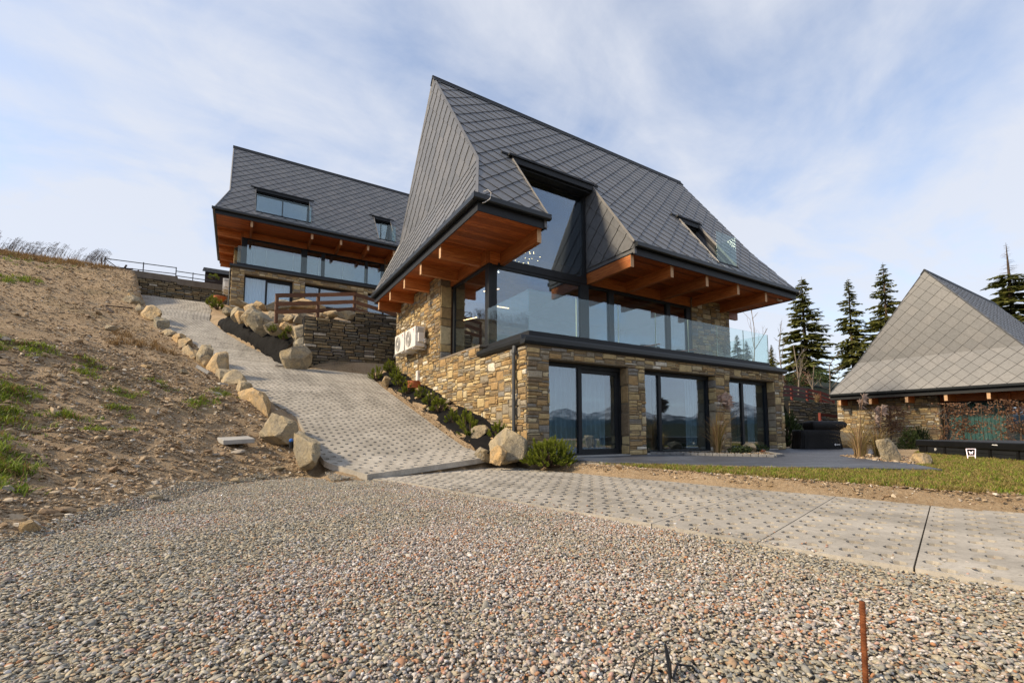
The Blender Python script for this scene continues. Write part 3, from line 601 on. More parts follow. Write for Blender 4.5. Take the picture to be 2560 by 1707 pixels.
    # --- eaves: fascia, gutter, soffit boards, beams
    fa = MB(); gt = MB()
    gpr = [(0, 0), (-.015, .10), (-.03, .105), (-.13, .105), (-.145, .11), (-.14, .0), (-.115, -.03), (-.02, -.03)]
    segs = [(WE, d1[0]), (d1[1], EE)] if main else [(WE, EE)]
    for a, b in segs:
        fa.box(a+(.03 if a > WE else .03), EY+.03, SZ-.03, b-(.03 if b == EE else 0), EY+.06, EZ+.06); fa.box(a, EY-.02, EZ-.0, b, EY+.03, EZ+.035)
        gt.prism([(a-(.14 if a == WE else -.02), EY+.028+y, EZ-.11+z) for y, z in gpr], (b-a+(.14 if a == WE else -.02)+(.14 if b == EE else .05), 0, 0))
    fa.box(WE+.03, EY+.06, SZ-.03, WE+.06, EN, EZ+.03); fa.box(EE-.06, EY+.06, SZ-.03, EE-.03, EN, EZ+.03); fa.box(WE+.06, EN-.06, SZ-.03, EE-.06, EN-.03, EZ+.03)
    gt.prism([(WE+.028+y, EN, EZ-.11+z) for y, z in gpr][::-1], (0, EY-EN, 0)); gt.prism([(EE-.028-y, EN, EZ-.11+z) for y, z in gpr], (0, EY-EN, 0))
    fa.build('fascia', 'anthracite', root); gt.build('eaves_gutter', 'gutter', root)
    bw = .14; y = EY+.06; k = 0; soff = []
    while y < YU+.02:
        y2 = min(y+bw, YU+.05)
        for a, b in ([(WE+.06, d1[0]-.01), (d1[1]+.01, EE-.06)] if main else [(WE+.06, EE-.06)]): soff.append((a, y+.003, b, y2-.003))
        y += bw
    while y < EN-.07:
        soff.append((WE+.06, y+.003, .02 if y > 5.15 else .5, min(y+bw, EN-.06)-.003)); soff.append((11.7, y+.003, EE-.06, min(y+bw, EN-.06)-.003)); y += bw
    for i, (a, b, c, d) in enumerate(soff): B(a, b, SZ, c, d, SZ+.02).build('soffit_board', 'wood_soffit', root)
    B(WE+.06, EY+.06, SZ+.021, d1[0] if main else d1[0], EN-.06, SZ+.04).build('soffit_backing', 'underlay', root)
    B(d1[1] if main else d1[0]+.01, EY+.06, SZ+.021, EE-.06, YU+.06, SZ+.04).build('soffit_backing', 'underlay', root)
    for x in [.80, 4.12, 5.86, 7.60, 9.34, 11.08]:
        o = B(x, EY+.16, BZ, x+.13, YU-.02, SZ-.002).build('beam', 'wood_y', root); B(x+.001, EY+.155, BZ+.001, x+.129, EY+.162, SZ-.004).build('beam_end', 'wood_end', o)
    for y in (1.36, 2.97, 4.52, 6.11, 7.76, 9.3):
        if y < 2: continue
        o = B(WE+.10, y, BZ, .0 if y > 5.2 else .34, y+.13, SZ-.002).build('beam', 'wood_x', root); B(WE+.095, y+.001, BZ+.001, WE+.102, y+.129, SZ-.004).build('beam_end', 'wood_end', o)
    for y in (2.97, 4.52): B(11.7, y, BZ, EE-.15, y+.13, SZ-.002).build('beam', 'wood_x', root)
    B(.34, YU, BZ, .48, 5.15, SZ-.003).build('wall_plate', 'wood_y', root)
    B(.48, YU-.02, BZ, d1[0] if main else d1[1], YU+.12, SZ-.003).build('wall_plate', 'wood_x', root); B(d1[1]-.0, YU-.019, BZ+.001, 9.3, YU+.12, SZ-.003).build('wall_plate', 'wood_x', root)
    return root
H1 = house((0, 0, 0), 'main', 'large stone and glass house in front with tall cut-out gable window')
H2 = house((-6.1, 21.1, 7.28), 'upper', 'stone house uphill at the top of the ramp, partly hidden')
H3 = house((26.25, -4.85, -3.26), 'lower', 'stone house at the right edge with big grey slate gable')
# extras on the front house
def cam_thing(loc, label):
    o = empty('security_camera', loc, label, 'camera')
    MB().tube([(0, 0, 0), (0, 0, -.05)], .035, 10).build('mount', 'plastic_white', o); MB().tube([(-.03, -.02, -.07), (.10, -.12, -.10)], .032, 10).build('camera_body', 'plastic_white', o)
cam_thing((12.35, .95, SZ), 'small white security camera under the right end of the front eaves')
lp = MB(); lp.tube([(-.88, .47, 6.16), (-.80, .40, 6.20), (-.74, .36, 6.12), (-.76, .38, 5.98), (-.86, .44, 5.90), (-.9, .5, 5.9)], .009, 6); lp.build('cable_loop', 'plastic_white', H1)
lp = MB(); lp.tube([(12.86, .5, 6.0), (12.93, .42, 6.02), (12.96, .42, 5.92), (12.9, .46, 5.84)], .009, 6); lp.build('cable_loop', 'plastic_white', H1)
B(-.10, 6.98, 2.42, -.005, 7.16, 2.78).build('junction_box', 'plastic_white', H1, bev=.012)
# lamps in the upper room
ch = empty('chandelier', (3.0, 4.9, 6.9), 'sparkling gold chandelier hanging behind the tall gable window', 'chandelier')
cm = MB(); cm.tube([(0, 0, 1.6), (0, 0, 0)], .012, 6)
for i in range(26):
    a = i*.55; r = .25+.5*random.random(); p = (r*math.cos(a), r*math.sin(a), random.uniform(-.12, .12)); cm.tube([(0, 0, 0), p], .006, 4)
    MB().disc((p[0], p[1], p[2]-.01), (0, 0, 1), .0, .008, .016, 6).build('bulb', 'bulb', ch)
cm.build('frame', 'steel', ch)
for i, (x, y, z) in enumerate(((1.9, 4.2, 8.1), (2.15, 4.4, 7.5), (2.0, 4.0, 6.9), (2.6, 4.6, 6.3), (2.35, 4.3, 6.0), (1.75, 4.4, 5.95))):
    b = empty('pendant_bulb', (x, y, z), ('highest', 'second highest', 'third highest', 'fourth highest', 'second lowest', 'lowest')[i]+' small bare bulb hanging behind the gable window', 'lamp', 'bulbs hanging in the gable room')
    MB().disc((0, 0, -.03), (0, 0, 1), 0, .014, .03, 8).build('bulb', 'bulb_white', b); MB().tube([(0, 0, .02), (0, 0, 10.2-z)], .004, 4).build('cord', 'dark', b)
for i, (a, b) in enumerate((((1.3, 4.6, 5.25), (1.6, 4.1, 5.25)), ((1.5, 4.4, 4.75), (2.1, 4.3, 4.72)), ((.95, 5.4, 4.4), (1.25, 5.0, 4.45)))):
    tag(MB().bar(a, b, .03, .02).build('strip_lamp', 'strip'), ('upper', 'middle', 'lower')[i]+' glowing strip lamp behind the corner window', 'lamp', 'strip lamps in the kitchen')

# ------------------------------------------------------------------ scattering of loose stuff
def euler_arr(n, tilt): return np.stack([RNG.normal(0, tilt, n), RNG.normal(0, tilt, n), RNG.uniform(0, 6.283, n)], 1)
def scatter(name, pts, rot, scl, protos, label, cat):
    pts = np.asarray(pts, np.float32); n = len(pts); me = bpy.data.meshes.new(name); me.vertices.add(n); me.vertices.foreach_set('co', pts.ravel())
    for nm, arr, ty in (('rot', rot, 'FLOAT_VECTOR'), ('scl', scl, 'FLOAT_VECTOR')):
        a = me.attributes.new(nm, ty, 'POINT'); a.data.foreach_set('vector', np.asarray(arr, np.float32).ravel())
    a = me.attributes.new('idx', 'INT', 'POINT'); a.data.foreach_set('value', RNG.integers(0, len(protos), n).astype(np.int32)); me.update()
    pc = bpy.data.collections.new(name+'_kinds')
    for m_ in protos: pc.objects.link(bpy.data.objects.new(m_.name, m_))
    o = lk(name, me); tag(o, label, cat, kind='stuff')
    t = bpy.data.node_groups.new(name, 'GeometryNodeTree'); t.interface.new_socket('Geometry', in_out='INPUT', socket_type='NodeSocketGeometry'); t.interface.new_socket('Geometry', in_out='OUTPUT', socket_type='NodeSocketGeometry')
    gi = t.nodes.new('NodeGroupInput'); go = t.nodes.new('NodeGroupOutput'); ip = t.nodes.new('GeometryNodeInstanceOnPoints'); ci = t.nodes.new('GeometryNodeCollectionInfo')
    ci.inputs[0].default_value = pc; ci.inputs['Separate Children'].default_value = True; ci.inputs['Reset Children'].default_value = True
    t.links.new(gi.outputs[0], ip.inputs['Points']); t.links.new(ci.outputs[0], ip.inputs['Instance']); ip.inputs['Pick Instance'].default_value = True
    for nm, ty, sk_ in (('idx', 'INT', 'Instance Index'), ('rot', 'FLOAT_VECTOR', 'Rotation'), ('scl', 'FLOAT_VECTOR', 'Scale')):
        na = t.nodes.new('GeometryNodeInputNamedAttribute'); na.data_type = ty; na.inputs[0].default_value = nm; t.links.new(na.outputs[0], ip.inputs[sk_])
    t.links.new(ip.outputs[0], go.inputs[0]); o.modifiers.new('scatter', 'NODES').node_group = t
    return o
import bmesh
def rock_geo(seed, sub=2, cuts=9, lo=.55, hi=.9, jit=.03):
    bm = bmesh.new(); bmesh.ops.create_icosphere(bm, subdivisions=sub, radius=1); rs = random.Random(seed)
    V = np.array([v.co[:] for v in bm.verts]); F = [tuple(v.index for v in f.verts) for f in bm.faces]; bm.free()
    for _ in range(cuts):
        d = Vector((rs.gauss(0, 1), rs.gauss(0, 1), rs.gauss(0, 1))).normalized(); dd = np.array(d[:]); off = rs.uniform(lo, hi)
        t = V @ dd; V = V - np.outer(np.maximum(0, t-off), dd)
    V = np.array([v*(1+jit*noise.noise(Vector(v*2.3)+Vector((seed*3.1, 0, 0)))*2) for v in V]); V = V/np.abs(V).max(0); return V, F
def rock_mesh(name, seed, m, sub=2, smooth=False, **k):
    V, F = rock_geo(seed, sub, **k); return MB().add(V.tolist(), F).mesh(name, m, smooth)
def inpoly(x, y, poly):
    r = np.zeros(len(x), bool); n = len(poly)
    for i in range(n):
        x0, y0 = poly[i-1]; x1, y1 = poly[i]
        c = ((y0 > y) != (y1 > y)) & (x < (x1-x0)*(y-y0)/(y1-y0+1e-12)+x0); r ^= c
    return r
def sample(poly, dens):
    xs = [p[0] for p in poly]; ys = [p[1] for p in poly]; n = int((max(xs)-min(xs))*(max(ys)-min(ys))*dens)
    x = RNG.uniform(min(xs), max(xs), n); y = RNG.uniform(min(ys), max(ys), n); k = inpoly(x, y, poly); return x[k], y[k]
def fbm(x, y, s, seed=0.): return np.array([noise.fractal((a*s+seed, b*s, seed), 1., 2., 4) for a, b in zip(x, y)])

# ------------------------------------------------------------------ drive and ramp of perforated concrete plates
holes = []
def plate(parent, c00, c10, c11, c01, zf, th=.11, hs=1.):
    """c00 c10 along the lower end (left, right), c01 c11 upper end"""
    a, b, c, d = (np.array(q, float) for q in (c00, c10, c11, c01)); nu = max(2, int(round(np.linalg.norm((b-a)+(c-d))/2/.155))); nv = max(1, int(round(np.linalg.norm((d-a)+(c-b))/2/.25)))
    gp = .006
    def P(u, v):
        q = (a*(1-u)+b*u)*(1-v)+(d*(1-u)+c*u)*v; return (q[0], q[1], float(zf(q[1])))
    mb = MB(); vs = []; fs = []; idx = {}
    def vid(u, v, dz=0.):
        k = (round(u, 5), round(v, 5), dz)
        if k not in idx:
            uu = gp/2+(1-gp)*u if False else u; q = P(min(max(u, .0015), .9985), min(max(v, .004), .996)); idx[k] = len(vs); vs.append((q[0], q[1], q[2]-dz))
        return idx[k]
    for i in range(nu):
        for j in range(nv):
            u0, u1, v0, v1 = i/nu, (i+1)/nu, j/nv, (j+1)/nv; um, vm = (u0+u1)/2, (v0+v1)/2; sh = (.16 if i % 2 else -.16)/nv
            o = [(u0, v0), (um, v0), (u1, v0), (u1, vm), (u1, v1), (um, v1), (u0, v1), (u0, vm)]
            ho = [(um+ru*hs/nu, vm+sh+rv*hs/nv) for ru, rv in ((-.22, -.13), (0, -.18), (.22, -.13), (.31, 0), (.22, .13), (0, .18), (-.22, .13), (-.31, 0))]
            oi = [vid(*q) for q in o]; hi = [vid(*q) for q in ho]; li = [vid(*q, .035) for q in ho]
            for k in range(8):
                k2 = (k+1) % 8; fs.append((oi[k], oi[k2], hi[k2], hi[k])); fs.append((hi[k], hi[k2], li[k2], li[k]))
            holes.append(P(um, vm+sh))
    for (p, n_) in (('v0', nu), ('v1', nu), ('u0', nv), ('u1', nv)):
        seq = [(t/(2*n_), 0.) if p == 'v0' else (t/(2*n_), 1.) if p == 'v1' else (0., t/(2*n_)) if p == 'u0' else (1., t/(2*n_)) for t in range(2*n_+1)]
        for q, r in zip(seq[:-1], seq[1:]):
            A, Bq, C_, D_ = vid(*q), vid(*r), vid(*r, th), vid(*q, th); fs.append((A, D_, C_, Bq) if p in ('v0', 'u1') else (A, Bq, C_, D_))
    mb.add(vs, fs); return mb.build('plate', 'concrete_plate', parent)
drv = empty('driveway'); tag(drv, kind='structure'); drv.name = 'driveway'
ux = np.array([.1836, -.983]); 
nl = np.array((-3.36, -.56)); fr_ = np.array((.05, .66))
for k in range(12):
    t0, t1 = max(0., .81+.88*(k-1)+.003), .81+.88*k; cv_ = np.array((3.15, .84))
    A = nl+ux*t1; Bp = A+cv_; A0 = nl+ux*t0; B0 = A0+cv_
    if k == 0: A0, B0 = np.array((-3.52, -.44)), np.array((-.08, .72))
    plate(drv, A, Bp, B0, A0, lambda y: -.2+.004*math.sin(y*3.1), hs=1.2)
for k in range(4):
    A = nl+ux*(k*3-.5); C_ = nl+ux*(k*3+2.48); n_ = np.array((-.983, -.1836)); mb = MB()
    mb.prism([(A[0]-.01, A[1], -.235), (A[0]+n_[0]*.07, A[1]+n_[1]*.07, -.235), (C_[0]+n_[0]*.07, C_[1]+n_[1]*.07, -.235), (C_[0]-.01, C_[1], -.235)][::-1], (0, 0, -.08)); mb.build('edge_strip', 'concrete', drv)
# resample the ramp edges into strips about a metre long
def resample():
    ls = np.r_[0, np.cumsum(np.hypot(*np.diff((EL+ER)/2, axis=0).T))]; n = int(ls[-1]); t = np.linspace(0, ls[-1], n+1)
    # keep edge vertices so the wedge by the gabion stays
    t = np.unique(np.round(np.r_[t, ls[6], ls[7]], 3)); t = t[np.r_[True, np.diff(t) > .3]]
    return np.stack([np.interp(t, ls, EL[:, 0]), np.interp(t, ls, EL[:, 1])], 1), np.stack([np.interp(t, ls, ER[:, 0]), np.interp(t, ls, ER[:, 1])], 1)
LL, RR = resample()
rmp = empty('ramp'); tag(rmp, kind='structure')
for k in range(len(LL)-1):
    a, b, c, d = LL[k], RR[k], RR[k+1], LL[k+1]
    w_ = np.linalg.norm(b-a)
    zf = lambda y: float(rampz(y)) if y > .4 else float(np.interp(y, [-.6, .4, 1.2], [-.155, .02, .25]))
    if w_ > 3.8:
        f0 = .62; m0 = a+(b-a)*f0; m1 = d+(c-d)*f0; plate(rmp, a, m0, m1, d, zf); plate(rmp, m0, b, c, m1, zf)
    else: plate(rmp, a, b, c, d, zf)
H = np.array(holes)
# pebbles
def pebs(name, m, n, flat, seed): return [MB().add((rock_geo(seed+i, 2, 7, .6, .95, .05)[0]*np.array([1, .78, flat])).tolist(), rock_geo(seed+i, 2, 7, .6, .95, .05)[1]).mesh(name, m, True) for i in range(n)]
PG = pebs('pebble_grey', 'gravel_grey', 7, .42, 100); PP = pebs('pebble_pink', 'gravel_pink', 6, .68, 200); PHS = [MB().add((rock_geo(300+i, 2, 12, .45, .85, .06)[0]*np.array([1, .78, .6])).tolist(), rock_geo(300+i, 2, 12, .45, .85, .06)[1]).mesh('hill_pebble', 'hill_stone', False) for i in range(6)]
near = [(-3.36-.05, -.5), (-2.0, -7.8), (-1.4, -10.9), (-3.4, -8.6), (-4.8, -7.7), (-6.6, -6.6), (-7.3, -4.4), (-6.9, -3.0), (-6.2, -.6), (-5.2, .6), (-4.5, .7), (-4.2, .1), (-3.75, -.4)]
x, y = sample(near, 9000); pd = (x+5.0)*.834-(y+7.4)*.552; pk = .45*fbm(x, y, .8, 3.) + .42*np.exp(-((pd-.1)/1.15)**2) - .22 - .04*np.maximum(0, y+3)
zone = pk + RNG.normal(0, .26, len(x)) > .10
z0 = np.maximum(ground(x, y), -.24); fz = fbm(x, y, 1.1, 17.); z0 = z0+.012*fz; thin = RNG.random(len(x)) > np.clip(-.45-fz, 0, .5)*.9; x, y, z0, zone = x[thin], y[thin], z0[thin], zone[thin]
for nm, k, pr, sc, lab, cat, lay in (('gravel_grey', ~zone, PG, (.0064, .0118), 'loose flat grey and tan gravel in the foreground', 'gravel', .018), ('gravel_pink', zone, PP, (.0048, .0084), 'finer pinkish white gravel spread through the foreground', 'gravel', .022)):
    n = k.sum(); s = RNG.uniform(*sc, n)*np.exp(RNG.normal(0, .28, n)); keep = RNG.random(n) < (.66 if nm == 'gravel_grey' else 1.)
    scatter(nm, np.stack([x[k], y[k], z0[k]+.006+RNG.uniform(0, lay, n)], 1)[keep], euler_arr(n, .28)[keep], np.stack([s*RNG.uniform(.9, 1.35, n), s, s*RNG.uniform(.7, 1.1, n)], 1)[keep], pr, lab, cat)
hh = np.repeat(H, 9, 0); n = len(hh); hh = hh + np.stack([RNG.normal(0, .028, n), RNG.normal(0, .028, n), -.027+RNG.uniform(-.012, .008, n)], 1); s = RNG.uniform(.008, .016, n)
scatter('hole_gravel', hh, euler_arr(n, .4), np.stack([s, s, s], 1), PP+PG, 'small gravel filling the holes of the concrete plates', 'gravel')
gb = MB(); gb.add([(p[0], p[1], -.236) for p in near], [tuple(range(len(near)))[::-1]]); tag(gb.build('gravel_bed', 'gravel_base'), kind='structure')
tq = RNG.uniform(.3, 9.5, 420); oq = np.abs(RNG.normal(0, .22, 420)); px_ = nl[0]+ux[0]*tq+oq*.966; py_ = nl[1]+ux[1]*tq+oq*.257; s = RNG.uniform(.006, .013, 420)
scatter('spilled_gravel', np.stack([px_, py_, np.full(420, -.196)], 1), euler_arr(420, .2), np.stack([s*1.2, s, s*.8], 1), PP+PG, 'stray pebbles spilled onto the edge of the drive', 'gravel')
# hillside rubble
hp = [(-4.3, .8), (-6.0, -.5), (-6.9, -2.9), (-7.3, -4.6), (-9.5, -5.5), (-16, 2), (-22, 18), (-22, 31), (-12.2, 31), (-10.5, 24), (-9.5, 19.5), (-8.5, 16.8), (-7.1, 14.), (-6.2, 11.2), (-5.3, 8), (-4.8, 5.4), (-4.35, 3.8)]
x, y = sample(hp, 60); x2, y2 = sample([(-4.3, .8), (-6.0, -.5), (-6.9, -2.9), (-7.3, -4.6), (-9.5, -5.5), (-11, 0), (-9, 8), (-5.5, 8)], 620); x = np.r_[x, x2]; y = np.r_[y, y2]
n = len(x); s = RNG.uniform(.005, .012, n)*np.exp(np.abs(RNG.normal(0, .66, n))); s = np.minimum(s*np.where(y > 8, 1.5, 1.), .14)
scatter('hillside_rubble', np.stack([x, y, ground(x, y)+s*.12], 1), euler_arr(n, .35), np.stack([s*1.25, s, s*.9], 1), PHS, 'pale stony rubble strewn over the bare hillside', 'rubble')
x, y = sample([(1.3, -7.8), (.0, .9), (.35, .9), (1.0, -2.5), (1.4, -5), (2.0, -7.6)], 700); x3, y3 = sample([(-1.0, .9), (-.75, .9), (-.72, 10), (-1.0, 10)], 500); x = np.r_[x, x3]; y = np.r_[y, y3]
n = len(x); s = RNG.uniform(.004, .012, n)*np.exp(np.abs(RNG.normal(0, .5, n)))
scatter('verge_rubble', np.stack([x, y, ground(x, y)+s*.2], 1), euler_arr(n, .35), np.stack([s*1.25, s, s*.8], 1), PHS, 'sandy rubble along the far edge of the drive', 'rubble')

PCL = [MB().add((rock_geo(330+i, 2, 9, .5, .9, .12)[0]*np.array([1, .85, .6])).tolist(), rock_geo(330+i, 2, 9, .5, .9, .12)[1]).mesh('clod', 'dirt', False) for i in range(4)]
x, y = sample(hp, 34); x2, y2 = sample([(-4.3, .8), (-6.0, -.5), (-6.9, -2.9), (-7.3, -4.6), (-9.5, -5.5), (-11, 0), (-9, 8), (-5.5, 8)], 190); x = np.r_[x, x2]; y = np.r_[y, y2]; n = len(x); s = RNG.uniform(.007, .016, n)*np.exp(np.abs(RNG.normal(0, .5, n)))*np.where(y > 8, 1.6, 1.)
scatter('soil_clods', np.stack([x, y, ground(x, y)+s*.1], 1), euler_arr(n, .4), np.stack([s*1.3, s, s*.8], 1), PCL, 'crumbled brown soil clods over the bare hillside', 'soil')

# ------------------------------------------------------------------ patio, lawn
pat = empty('patio'); tag(pat, kind='structure')
PT = [(.80, -1.66), (1.15, -2.05), (2.37, -3.77), (4.28, -5.8), (5.6, -4.97), (6.2, -4.3), (7.5, -3.1), (9.2, -3.0), (13.5, -1.8), (13.5, .4), (10.7, .4), (10.7, -.04), (.62, -.04)]
MB().prism([(x, y, -.004) for x, y in PT], (0, 0, -.2)).build('patio_bed', 'joint', pat)
ca, sa = math.cos(R(-14)), math.sin(R(-14)); tl = 1.2
zones = []
def tri(poly):                # fan of a nearly convex outline is not enough: use ears from blender
    from mathutils.geometry import tessellate_polygon
    return [[poly[i] for i in t] for t in tessellate_polygon([[Vector((p[0], p[1], 0)) for p in poly]])]
for t in tri(PT):
    a = (t[1][0]-t[0][0])*(t[2][1]-t[0][1])-(t[1][1]-t[0][1])*(t[2][0]-t[0][0]); zones.append(t if a > 0 else t[::-1])
for i in range(-9, 14):
    for j in range(-12, 12):
        w0, h0 = 1.2, .6; u0 = i*w0+(.6 if j % 2 else 0)+.008; v0 = j*h0+.008; u1 = u0+w0-.016; v1 = v0+h0-.016
        q = [(u*ca-v*sa+5, u*sa+v*ca-2) for u, v in ((u0, v0), (u1, v0), (u1, v1), (u0, v1))]; mb = MB(); ar = 0
        for z in zones:
            c = clip(q, z)
            if len(c) > 2 and parea(c) > .001: ar += parea(c); mb.prism([(x, y, -.03+.0005) for x, y in c], (0, 0, .03))
        if ar > .03: mb.build('paving_slab', 'paver', pat)
lw = [(.75, -1.3), (.9, -1.75), (1.15, -2.02), (2.37, -3.73), (4.28, -5.76), (5.7, -5.0), (6.9, -4.6), (8.6, -4.2), (12.5, -2.9), (16, -2.2), (20, -5), (14, -16), (3.2, -16), (1.9, -8.2), (1.38, -6.9), (1.2, -5.6), (.93, -3.7), (.79, -2.2)]
mb = MB()
for t in tri(lw):
    a = (t[1][0]-t[0][0])*(t[2][1]-t[0][1])-(t[1][1]-t[0][1])*(t[2][0]-t[0][0]); t = t if a > 0 else t[::-1]
    mb.add([(x, y, -.048) for x, y in t], [(0, 1, 2)])
tag(mb.build('lawn', 'turf'), kind='structure')
def tuft(name, m, n, h, spread, w_, bend, seed, var=.35):
    rs = random.Random(seed); mb = MB()
    for _ in range(n):
        a = rs.uniform(0, 6.283); r = spread*rs.random(); hh_ = h*(1-var+2*var*rs.random()); b = bend*rs.uniform(.3, 1.3)*hh_; ox, oy = r*math.cos(rs.uniform(0, 6.283)), r*math.sin(rs.uniform(0, 6.283))
        dx_, dy_ = math.cos(a), math.sin(a); px, py = -dy_*w_/2, dx_*w_/2
        vs = [(ox-px, oy-py, 0), (ox+px, oy+py, 0), (ox+dx_*b*.3-px*.8, oy+dy_*b*.3-py*.8, hh_*.55), (ox+dx_*b*.3+px*.8, oy+dy_*b*.3+py*.8, hh_*.55), (ox+dx_*b, oy+dy_*b, hh_)]
        mb.add(vs, [(0, 1, 3, 2), (2, 3, 4)], rs.random())
    return mb.mesh(name, m)
TL = [tuft('lawn_tuft', 'blade_lawn', 14, .042, .035, .006, .6, 400+i) for i in range(3)] + [tuft('lawn_tuft', 'blade', 14, .05, .035, .006, .6, 410)]
x, y = sample(lw, 330); d = np.hypot(x-CAM.x, y-CAM.y); k = (d < 22); x, y, d = x[k], y[k], d[k]; k = RNG.random(len(x)) < np.clip(9/d, .35, 1); x, y = x[k], y[k]; n = len(x); s = RNG.uniform(.7, 1.3, n)
scatter('lawn_grass', np.stack([x, y, np.full(n, -.05)], 1), euler_arr(n, .12), np.stack([s*1.25, s*1.25, s], 1), TL, 'short yellowing lawn grass beside the patio', 'grass')
# weeds on the hillside
WP = [(-9.3, 1.9, .5, 240), (-8.75, 1.75, .4, 200), (-8.55, .8, .45, 240), (-8.5, -.2, .42, 220), (-8.0, -1.0, .35, 180), (-7.65, -1.6, .22, 90), (-7.5, -2.3, .2, 60), (-7.85, 1.35, .2, 50), (-9.2, -.6, .6, 240),
      (-7.5, 2.9, .22, 40), (-7.42, 2.05, .18, 24), (-7.07, 4.2, .28, 40), (-8.2, 4.0, .3, 40), (-9.5, 3.7, .4, 90), (-9.0, 4.0, .3, 50), (-8.1, 3.3, .22, 26), (-5.9, 5.1, .3, 60), (-6.15, 3.8, .25, 46), (-6.3, 3.4, .2, 30), (-14.9, 20.4, .8, 110), (-14.3, 21.2, .5, 50), (-16.5, 19.5, 1.0, 110), (-7.1, 1.25, .12, 14), (-7.5, .9, .13, 16), (-18, 26, 2., 120), (-22, 27, 2., 120), (-15, 26.5, 1.5, 50)]
x = np.concatenate([a+RNG.normal(0, r*.55, n_) for a, b, r, n_ in WP]); y = np.concatenate([b+RNG.normal(0, r*.55, n_) for a, b, r, n_ in WP]); n = len(x); s = RNG.uniform(.55, 1.35, n)*np.where(y > 10, 1.6, 1.)
TG = [tuft('weed_tuft', 'blade', 14, .06, .06, .008, .9, 420+i) for i in range(3)]+[tuft('weed_tuft', 'blade_dry', 10, .06, .07, .007, 1.1, 428)]
scatter('hillside_weeds', np.stack([x, y, ground(x, y)-.01], 1), euler_arr(n, .2), np.stack([s*1.3, s*1.3, s], 1), TG, 'green weeds in patches on the bare hillside', 'grass')
TD = [tuft('dry_tuft', 'blade_dry', 18, .20, .12, .016, 1.3, 430+i) for i in range(3)]
x, y = sample([(-12.8, 27), (-22, 24), (-26, 31), (-26, 36), (-13, 33.5)], 14); x1, y1 = sample([(-7.4, 11), (-8.3, 13.5), (-9.5, 13), (-9, 9.5)], 10); x = np.r_[x, x1]; y = np.r_[y, y1]; n = len(x); s = RNG.uniform(.5, 1.5, n)
scatter('dry_grass', np.stack([x, y, ground(x, y)-.02], 1), euler_arr(n, .2), np.stack([s, s, s], 1), TD, 'withered brown grass along the crest of the hill', 'grass')
TRd = []
for i in range(3):
    rs = random.Random(500+i); mb = MB()
    for _ in range(5):
        h = rs.uniform(.9, 1.5); lx, ly = rs.uniform(.25, .55), rs.uniform(-.1, .15); p = [(rs.uniform(-.2, .2), rs.uniform(-.2, .2), 0)]; q0 = p[0]
        pts = [(q0[0]+lx*t*t*h, q0[1]+ly*t*t, h*t) for t in (0, .3, .6, .85, 1.)]; mb.tube(pts, [.006, .006, .005, .004, .003], 3, rs.random())
        for _k in range(12):
            t = rs.uniform(.45, 1.); c = (q0[0]+lx*t*t*h, q0[1]+ly*t*t, h*t); d_ = (rs.uniform(-.05, .14), rs.uniform(-.08, .08), rs.uniform(-.02, .12)); mb.bar(c, (c[0]+d_[0], c[1]+d_[1], c[2]+d_[2]), .009, .009, rs.random())
    TRd.append(mb.mesh('reed', 'reed'))
x = RNG.uniform(-27, -13.6, 130); y = RNG.uniform(29.5, 33, 130); s = RNG.uniform(.7, 1.15, 130)*np.clip(.75+.03*(-13-x), .7, 1.15)
scatter('hilltop_reeds', np.stack([x, y, ground(x, y)-.02], 1), np.stack([np.zeros(130), np.zeros(130), RNG.normal(-.4, .25, 130)], 1), np.stack([s, s, s], 1), TRd, 'tall dry seed-headed weeds against the sky on the hilltop', 'weeds')

# ------------------------------------------------------------------ boulders
ORD = ['first', 'second', 'third', 'fourth', 'fifth', 'sixth', 'seventh', 'eighth', 'ninth', 'tenth', 'eleventh', 'twelfth', 'thirteenth', 'fourteenth', 'fifteenth', 'sixteenth', 'seventeenth', 'eighteenth', 'nineteenth', 'twentieth']
def boulder(x, y, z, sx, sy, sz, rz, seed, label, group, tilt=(0, 0), name='boulder'):
    V, F = rock_geo(seed, 4, 30, .42, .80, .04); V = np.array([v*(1+.045*noise.fractal(Vector(v*3.5)+Vector((seed, 0, 0)), 1., 2., 3)) for v in V]); V = V*np.array([sx/2, sy/2, sz/2]); o = MB().add(V.tolist(), F, (seed*.377) % 1).build(name, 'boulder', smooth=False)
    o.location = (x, y, z+sz*.40); o.rotation_euler = (tilt[0], tilt[1], rz); return tag(o, label, 'boulder', group)
LB = [(-4.42, .95, .10, .42, 1.25, .66, .10, .26), (-4.72, 2.2, .48, .78, .8, .70, .3, .1), (-5.2, 4.75, 1.2, .68, 2.0, .78, .25, .27), (-5.72, 7.15, 1.9, .62, .85, .74, .4, .1), (-6.12, 8.9, 2.36, .66, 1.0, 1.1, .3, .1), (-6.62, 10.9, 2.95, .52, .8, 1.1, .2, .1), (-7.15, 12.5, 3.45, .34, 1.0, .6, .4, .3),
      (-7.66, 14.5, 4.25, .78, .85, .72, .2, .1), (-8.18, 15.5, 4.65, .55, .7, .66, .6, .1), (-8.66, 16.8, 5.2, .85, .8, .72, .1, 0), (-9.2, 18.2, 5.8, .7, 1.3, .95, .3, .2), (-9.9, 20., 6.5, .42, .6, .6, .3, .1), (-10.3, 21.1, 6.95, .8, .9, .8, .8, .1), (-10.9, 23.5, 8.05, .55, .7, .55, .2, 0), (-11.35, 24.5, 8.4, .45, .5, .4, .3, 0), (-11.8, 25, 8.6, .6, .5, .4, 1., 0)]
